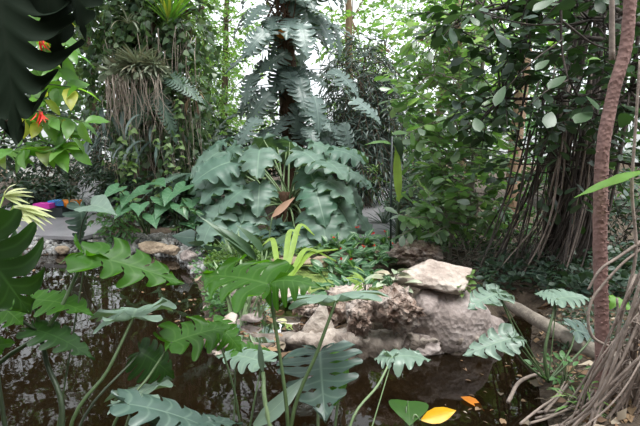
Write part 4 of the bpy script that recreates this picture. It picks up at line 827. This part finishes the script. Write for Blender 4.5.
mat_cover('dark ragged ground cover below the aerial root fan', (480, 262, 640, 300), 1300, .09, 'far3', .2)
mat_cover('fine low green cover on the right bank behind the log', (545, 285, 640, 350), 900, .04, 'far3', .05)
def clump(name, label, cat, px, py, n, tpl, size, mat, el=(.3, 1.3), r=.12, zb=None, flowers=None):
    c = G(px, py, .2); c[2] = gz(c[0], c[1]) if zb is None else zb
    if zb is not None: c = G(px, py, zb)
    th = thing(name, label, cat, c, 'low leafy plants between the path and the rim' if name == 'border_plant' else None); a, s = Acc(), Acc(); ph = rng.uniform(0, 2 * PI, n); e = rng.uniform(el[0], el[1], n); o_ = np.column_stack([np.cos(ph), np.sin(ph), np.zeros(n)]); rr = rng.uniform(0, 1, n) ** .6 * r
    pos = c + o_ * rr[:, None] + np.column_stack([np.zeros((n, 2)), rng.uniform(.03, .17, n) * (1.2 - rr / r * .6)]); d = o_ * np.cos(e)[:, None] + np.column_stack([np.zeros((n, 2)), np.sin(e) * .5]); leafset(a, tpl, pos, d, np.array([0, -.25, 1]) + rng.normal(0, .2, (n, 3)), size)
    sticks(s, np.tile(c, (n, 1)), pos, .003); a.build('foliage', M[mat], th); s.build('stem', M['stem'], th)
    if flowers:
        for k in range(flowers):
            f = Acc(); q = c + rng.normal(0, 1, 3) * [r * .7, r * .5, 0] + [0, 0, rng.uniform(.16, .24)]; leafset(f, T_round, np.tile(q, (6, 1)), rand_dirs(6, .8), rand_dirs(6), .03); f.build('flower', M['red'], th)
    return th
for k, (px, py, lb, fl2) in enumerate([(344, 292, 'large pale-veined leafy border plant beside the duckweed pool', 0), (358, 276, 'leafy border plant behind the widest pitted rock', 1), (372, 284, 'leafy border plant touching the left side of the big pale boulder', 0), (336, 272, 'leafy border plant at the back right corner of the duckweed pool', 1),
                                    (352, 262, 'red-flowered border plant behind the duckweed pool', 2), (374, 264, 'red-flowered border plant in the middle of the border', 2), (392, 260, 'red-flowered border plant just left of the holed rock', 1), (338, 252, 'small border plant nearest the lobed-leaf clump', 1), (362, 248, 'red-flowered border plant at the path edge, middle', 2), (386, 248, 'red-flowered border plant at the path edge, right', 2), (356, 300, 'small leafy plant in front of the border above the tall pitted rock', 0), (320, 246, 'low leafy plant behind the long tan stone', 0)]):
    clump('border_plant', lb, 'plant', px, py, 34, T_oval, .15, 'varie', r=.17, flowers=fl2)
clump('rock_tuft', 'pale green rosettes growing on top of the widest pitted rock', 'plant', 392, 290, 22, T_oval, .14, 'silver', (0, .9), r=.12, zb=.44)
clump('rock_tuft', 'small leafy tuft in the cleft right of the big pale boulder', 'plant', 462, 294, 30, T_oval, .08, 'ground', (.1, 1), r=.10, zb=.42)
clump('rock_tuft', 'yellow-green tuft on the tall narrow pitted rock', 'plant', 366, 294, 16, T_lance, .15, 'straw', (.2, 1.2), r=.05, zb=.40)
clump('bank_weed', 'small dark weeds on the right bank below the log', 'plant', 566, 368, 40, T_oval, .06, 'far2', (.2, 1.2), r=.2)
clump('bank_weed', 'small green weed under the slanting root on the right bank', 'plant', 584, 398, 26, T_lance, .08, 'far1', (.2, 1.2), r=.12)
clump('bank_weed', 'light leafy shrub tuft on the path side of the lobed-leaf clump', 'plant', 348, 224, 60, T_lance, .16, 'heart', (.2, 1.3), r=.3)
# grasses in the basin
def blades(name, label, px, py, n, L_, mat, tpl=T_strap, spread=.05, el=(1.1, 1.5), z=.08, wid=1.0, az=None):
    c = G(px, py, z); a = Acc(); ph = rng.uniform(0, 2 * PI, n) if az is None else rng.normal(az, .35, n); e = rng.uniform(el[0], el[1], n); d = np.column_stack([np.cos(ph) * np.cos(e), np.sin(ph) * np.cos(e), np.sin(e)]); nm = np.column_stack([-np.cos(ph) * np.sin(e), -np.sin(ph) * np.sin(e), np.cos(e)])
    pos = c + rng.normal(0, spread, (n, 3)) * [1, .6, 0]; s = L_ * rng.uniform(.7, 1.2, n); a.inst(tpl, pos, frames(d, nm), np.column_stack([s * wid, s, s])); return tag(a.build(name, M[mat]), label, 'grass')
blades('grass_clump', 'upright grassy stalks at the left inside the muddy basin', 240, 318, 14, .50, 'stempale', T_strapx, .06)
blades('grass_clump', 'grassy stalks growing in the middle of the muddy basin', 256, 322, 9, .42, 'stempale', T_strapx, .04)
blades('grass_clump', 'small grass tuft by the purple leaf at the back of the basin', 276, 300, 16, .2, 'straw', T_strap, .03, (.4, 1.3))
blades('tall_grass', 'tall pale grass stems behind the bright near monstera leaf', 238, 268, 12, .5, 'stempale', T_strapx, .08)
ly = thing('arching_blade_plant', 'yellow-green plant with long arching blades in front of the duckweed pool', 'plant', G(282, 292, .15))
for (t_, m_, top) in [((336, 262), (308, 250), 0), ((314, 236), (300, 226), 0), ((338, 250), (312, 254), 0), ((262, 246), (272, 240), 0), ((300, 236), (290, 232), 0)]:
    a = Acc(); b0 = np.array(ly.location); tip = P(*t_, 5.3); mid = P(*m_, 5.3); c = catmull([b0, (b0 + mid) / 2 + [0, 0, .04], mid, tip], 6); t = unit(np.gradient(c, axis=0)); s = unit(np.cross(t, [0, -.5, 1.0])); w = (.004 + .026 * np.sin(np.linspace(.1, PI, len(c))))[:, None]
    up = unit(np.cross(s, t)) * .012; V = np.stack([c - s * w + abs(up), c, c + s * w + abs(up)], 1).reshape(-1, 3); i = (np.arange(len(c) - 1)[:, None] * 3 + np.arange(2)[None]).ravel(); a.add(V, None, np.stack([i, i + 1, i + 4, i + 3], -1)); a.build('blade', M['straw'], ly)
sp = thing('peace_lily', 'plant with one pinkish pointed spathe and green blades above the island groundcover', 'plant', G(262, 278, .18))
frond('spathe', 'pinkish pointed spathe', None, P(272, 217, 5.6), P(294, 197, 5.5), (-.5, -.9, .1), .085, 'pinkleaf', T_laflat, sp, [np.array(sp.location), P(268, 245, 5.6)], .007, 'stempale')
for (a_, b_) in [((258, 262), (240, 236)), ((262, 250), (282, 232)), ((256, 258), (228, 222)), ((262, 262), (282, 226)), ((254, 266), (214, 213)), ((264, 255), (250, 226))]:
    frond('leaf', None, None, P(*a_, 5.6), P(*b_, 5.4), (0, -.6, .8), .1, 'heart', T_lancehi, sp, [np.array(sp.location)], .006, 'stempale')
a = Acc(); leafset(a, T_oval, np.array([G(268, 300, .11)]), np.array([[.6, -.3, .2]]), np.array([[0, -.5, 1]]), .16); M['purple'] = plain('purple_leaf', (.13, .06, .09), .5); tag(a.build('fallen_leaf', M['purple']), 'purplish fallen leaf lying in the muddy basin', 'leaf')
a = Acc(); leafset(a, T_round, np.array([G(277, 320, .09)]), np.array([[1, .2, 0.]]), np.array([[0, -.2, 1]]), .09); tag(a.build('fallen_leaf', M['fan']), 'small cream fallen leaf floating in the muddy basin', 'leaf')
tree('broad_leaf_plant', 'low grey-green broad leaves on the island left edge behind the near monstera', 'plant', gbase(215, 6.4), [(214, 250, 6.3, 18, 6, .2), (285, 238, 6.4, 14, 6, .2)], T_heart, .24, 7, 'monblue', 'stem', tr=.01, L=.2, k=3)

# ------------------------------------------------------------------ near monsteras
def mon(label, base, leaves, name='monstera_plant'):
    b_ = np.array(base, float); th = thing(name, label, 'plant', b_)
    for lf in leaves:
        lb, A, Ya, B, Yb, nrm, w, mat, tp, st, sr, sm = lf
        pts = [P(x, y, Ys) for x, y, Ys in st]
        frond('leaf', lb, None, P(*A, Ya), P(*B, Yb), nrm, w, mat, tp, th, [b_ + [0, 0, .02]] + pts, sr, sm)
    return th
MF, MD, MO = T_monflat, T_mondroop, T_mon
mon('near monstera with a bright backlit leaf left of centre and a pale one right', P(291, 560, 1.9), [
    ('bright green backlit leaf', (268, 284), 2.1, (200, 264), 2.3, (.05, -.36, .95), .46, 'mon', MF[0], [(288, 426, 1.95), (279, 350, 2.02)], .0065, 'stem'),
    ('glossy small leaf half pointing at the camera', (270, 283), 2.1, (305, 268), 2.0, (.3, -.5, .75), .2, 'mon', MD[1], [(287, 426, 1.95), (276, 330, 2.05)], .003, 'stem'),
    ('pale grey-green leaf seen edge on', (336, 301), 2.1, (330, 277), 2.65, (-.08, -.22, 1), .50, 'monpale', MO[0], [(291, 426, 1.95), (318, 350, 2.02)], .0065, 'stem')])
mon('near monstera with a large holed blue-green leaf at the bottom centre', P(320, 620, 2.0), [
    ('large blue-green leaf with holes', (320, 352), 2.5, (322, 398), 2.1, (-.1, -.55, .85), .46, 'monblue', MO[2], [(318, 426, 2.3)], .006, 'stempale'),
    ('green shaded leaf behind the holed one', (346, 358), 2.6, (352, 398), 2.4, (.7, -.55, .3), .2, 'mon', MD[1], [(335, 426, 2.4)], .006, 'stem'),
    ('rolled pale young leaf', (254, 426), 2.1, (302, 388), 2.1, (0, -1, .2), .08, 'monpale', T_lancehi, [], .006, 'stempale'),
    (None, (263, 372), 2.2, (258, 345), 2.2, (0, -1, .2), .03, 'monpale', T_lancehi, [(270, 426, 2.1)], .009, 'stempale')])
mon('near monstera with a small flat leaf on a pale stalk right of centre', P(345, 520, 2.3), [('small flat grey-green leaf', (392, 357), 2.75, (432, 349), 2.8, (.0, -.25, 1), .2, 'monpale', T_phi[0], [(350, 426, 2.4), (378, 385, 2.6)], .0055, 'stempale'),
    ('left half of the small leaf', (393, 357), 2.75, (374, 352), 2.8, (0, -.25, 1), .16, 'monpale', T_phi[1], [], .003, 'stempale')])
mon('low heart-leaved plant with one green and one yellow leaf at the bottom edge', P(410, 560, 2.35), [('plain green heart-shaped leaf', (408, 401), 2.5, (410, 421), 2.35, (0, -.5, .9), .21, 'mon', T_hearthi, [(406, 426, 2.4)], .004, 'stem'), ('yellow leaf with one dark spot', (421, 420), 2.4, (457, 410), 2.45, (.0, -.8, .6), .08, 'yellow', T_ovalflat, [(412, 426, 2.38)], .004, 'pinkst' if 'pinkst' in M else 'stempale')])
mon('near monstera at the left with a wide dark-green leaf and tall stalks', P(30, 600, 1.8), [
    ('wide green leaf, left of the bright one', (86, 254), 2.2, (186, 276), 2.25, (-.05, -.5, .85), .28, 'mon', MF[1], [(-20, 400, 1.9), (50, 325, 2.05)], .0075, 'stem'),
    ('leaf tip turned up at the left', (86, 256), 2.2, (98, 244), 2.4, (-.1, -.6, .8), .2, 'mon', T_phi[1], [], .003, 'stem'),
    ('thin green leaf half on edge', (34, 300), 2.1, (92, 298), 2.1, (0, -.06, 1), .30, 'mon', MO[1], [(62, 426, 1.9), (46, 360, 2.0)], .0085, 'stemdk'),
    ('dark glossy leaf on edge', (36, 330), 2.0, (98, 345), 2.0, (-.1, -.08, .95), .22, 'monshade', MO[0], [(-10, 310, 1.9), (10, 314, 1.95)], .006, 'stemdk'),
    ('green leaf at the left edge', (-8, 300), 1.9, (24, 318), 1.9, (0, -.5, .9), .24, 'mon', MO[1], [(-20, 420, 1.8)], .006, 'stemdk'),
    ('leaf tip just inside the left edge', (-20, 350), 1.9, (8, 340), 1.9, (0, -.8, .6), .12, 'mon', T_phi[0], [], .006, 'stemdk')])
mon('large dark monstera entering from the left edge above the pond', P(-120, 600, 1.7), [
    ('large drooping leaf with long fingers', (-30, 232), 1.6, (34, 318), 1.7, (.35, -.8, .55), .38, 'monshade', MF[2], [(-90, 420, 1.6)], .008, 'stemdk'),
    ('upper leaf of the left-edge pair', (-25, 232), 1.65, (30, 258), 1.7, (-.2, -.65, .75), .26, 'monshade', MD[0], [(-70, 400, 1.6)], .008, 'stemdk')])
mon('near monstera in the lower left with flat grey leaves over the dark water', P(75, 620, 1.9), [
    ('pale grey leaf over the water', (133, 318), 2.25, (138, 296), 2.75, (0, -.25, 1), .42, 'monpale', MF[1], [(68, 440, 1.95), (108, 370, 2.1)], .0065, 'stem'),
    ('green leaf under the wide one', (172, 342), 2.3, (236, 318), 2.5, (-.25, -.55, .8), .30, 'mon', MF[0], [(108, 440, 2.0), (150, 375, 2.2)], .0055, 'stem'),
    ('dark folded leaf', (140, 352), 2.3, (178, 372), 2.3, (-.2, -.6, .8), .24, 'monshade', MD[1], [(75, 440, 2.0)], .005, 'stemdk'),
    ('pale leaf low over the water', (138, 398), 2.15, (152, 372), 2.6, (-.1, -.35, .95), .34, 'monpale', MF[1], [(122, 440, 2.0)], .006, 'stempale'),
    ('dark grey torn leaf at the bottom edge', (128, 404), 2.0, (238, 420), 2.1, (0, -.15, .95), .22, 'monblue', MO[1], [(128, 445, 1.95)], .005, 'stemdk'),
    (None, (165, 428), 2.0, (245, 408), 2.2, (0, -.15, .95), .2, 'monblue', MO[0], [], .005, 'stemdk')])
mon('monstera at the foot of the rim with a pale leaf against the cement', P(230, 560, 2.3), [
    ('pale leaf against the rim', (262, 362), 2.7, (212, 342), 3.0, (.1, -.35, .9), .24, 'monpale', MO[1], [(250, 426, 2.5)], .005, 'stem'), ('green leaf lying at the rim', (236, 350), 2.9, (278, 346), 3.0, (0, -.4, .9), .16, 'mon', MO[0], [], .004, 'stem'), 
    ('dark green leaf in front of the basin', (214, 322), 2.6, (240, 340), 2.5, (.1, -.6, .8), .22, 'mon', MD[0], [(240, 426, 2.4)], .005, 'stem')])
ro_ = G(548, 385, .1)
mon('monstera rooted on the right bank with pale leaves over the dark inlet', ro_, [
    ('upper pale leaf', (498, 293), 3.0, (468, 304), 2.9, (.0, -.3, 1), .26, 'monpale', MF[0], [(520, 340, 2.95)], .005, 'stem'),
    ('upper pale leaf, right part', (498, 293), 3.0, (514, 292), 3.1, (.0, -.3, 1), .2, 'monpale', MF[1], [], .003, 'stem'),
    ('near-white leaf', (512, 338), 2.85, (463, 351), 2.8, (.05, -.42, .9), .24, 'monpale', MF[1], [(522, 360, 2.85)], .005, 'stem'),
    ('near-white leaf, right part', (512, 338), 2.85, (528, 338), 2.9, (.05, -.42, .9), .14, 'monpale', MF[0], [], .003, 'stem'),
    ('leaf seen edge on beside the trunk', (557, 299), 3.1, (592, 289), 3.15, (0, -.22, 1), .24, 'monpale', MO[0], [(545, 350, 2.95)], .008, 'stem'),
    ('leaf seen edge on, left part', (557, 299), 3.1, (538, 288), 3.15, (0, -.22, 1), .2, 'monpale', MO[1], [], .003, 'stem'),
    ('dark leaf low behind the trunk', (575, 330), 3.3, (625, 340), 3.3, (0, -.35, 1), .28, 'monblue', MO[2], [(570, 350, 3.1)], .005, 'stem'),
    (None, (610, 298), 3.2, (640, 305), 3.2, (0, -.5, 1), .12, 'bright', T_phi[0], [(590, 340, 3.1)], .005, 'stem')])
a = Acc(); leafset(a, T_oval, np.array([G(461, 397, .012)]), np.array([[.6, -.5, .0]]), np.array([[.2, -.2, 1]]), .17); tag(a.build('fallen_leaf', M['orange']), 'orange-brown dead leaf floating right of the yellow leaf', 'leaf')
orng = P(283, 34, 9.3); a = Acc(); a.inst(T_peb, orng[None], np.eye(3)[None], .26); tag(a.build('orange_fruit', M['orange']), 'orange fruit cluster high on the centre climber trunk', 'fruit')


# ------------------------------------------------------------------ world, sun, camera
w = bpy.data.worlds.new('overcast_sky'); bpy.context.scene.world = w; w.use_nodes = True; nt = w.node_tree; nt.nodes.clear(); L = nt.links.new
out = nt.nodes.new('ShaderNodeOutputWorld'); bg = nt.nodes.new('ShaderNodeBackground'); tc = nt.nodes.new('ShaderNodeTexCoord'); sp_ = nt.nodes.new('ShaderNodeSeparateXYZ'); L(tc.outputs['Generated'], sp_.inputs[0])
r_ = ramp(nt, [(0, (.35, .36, .36)), (.12, (.85, .88, .93)), (1, (1.0, 1.02, 1.08))]); L(sp_.outputs[2], r_.inputs[0]); L(r_.outputs[0], bg.inputs[0]); bg.inputs[1].default_value = 1.6; L(bg.outputs[0], out.inputs[0])
s_ = bpy.data.lights.new('sun', 'SUN'); s_.energy = 4.6; s_.angle = math.radians(32); s_.color = (1, .98, .95); so = bpy.data.objects.new('sun', s_); C.objects.link(so); so.rotation_euler = (math.radians(16), math.radians(14), 0); so.location = (0, 5, 14)
cam = bpy.data.cameras.new('camera'); cam.sensor_width = 36; cam.lens = FPX / 640 * 36; cam.clip_start = .05; co = bpy.data.objects.new('camera', cam); C.objects.link(co); co.location = (0, 0, CAMZ); co.rotation_euler = (math.radians(90) - TILT, 0, 0)
sc = bpy.context.scene; sc.camera = co; sc.view_settings.view_transform = 'Standard'; sc.view_settings.look = 'None'; sc.view_settings.gamma = 1; sc.view_settings.exposure = 0.58
sc.cycles.max_bounces = 8; sc.cycles.transparent_max_bounces = 16; sc.cycles.diffuse_bounces = 4; sc.cycles.transmission_bounces = 6
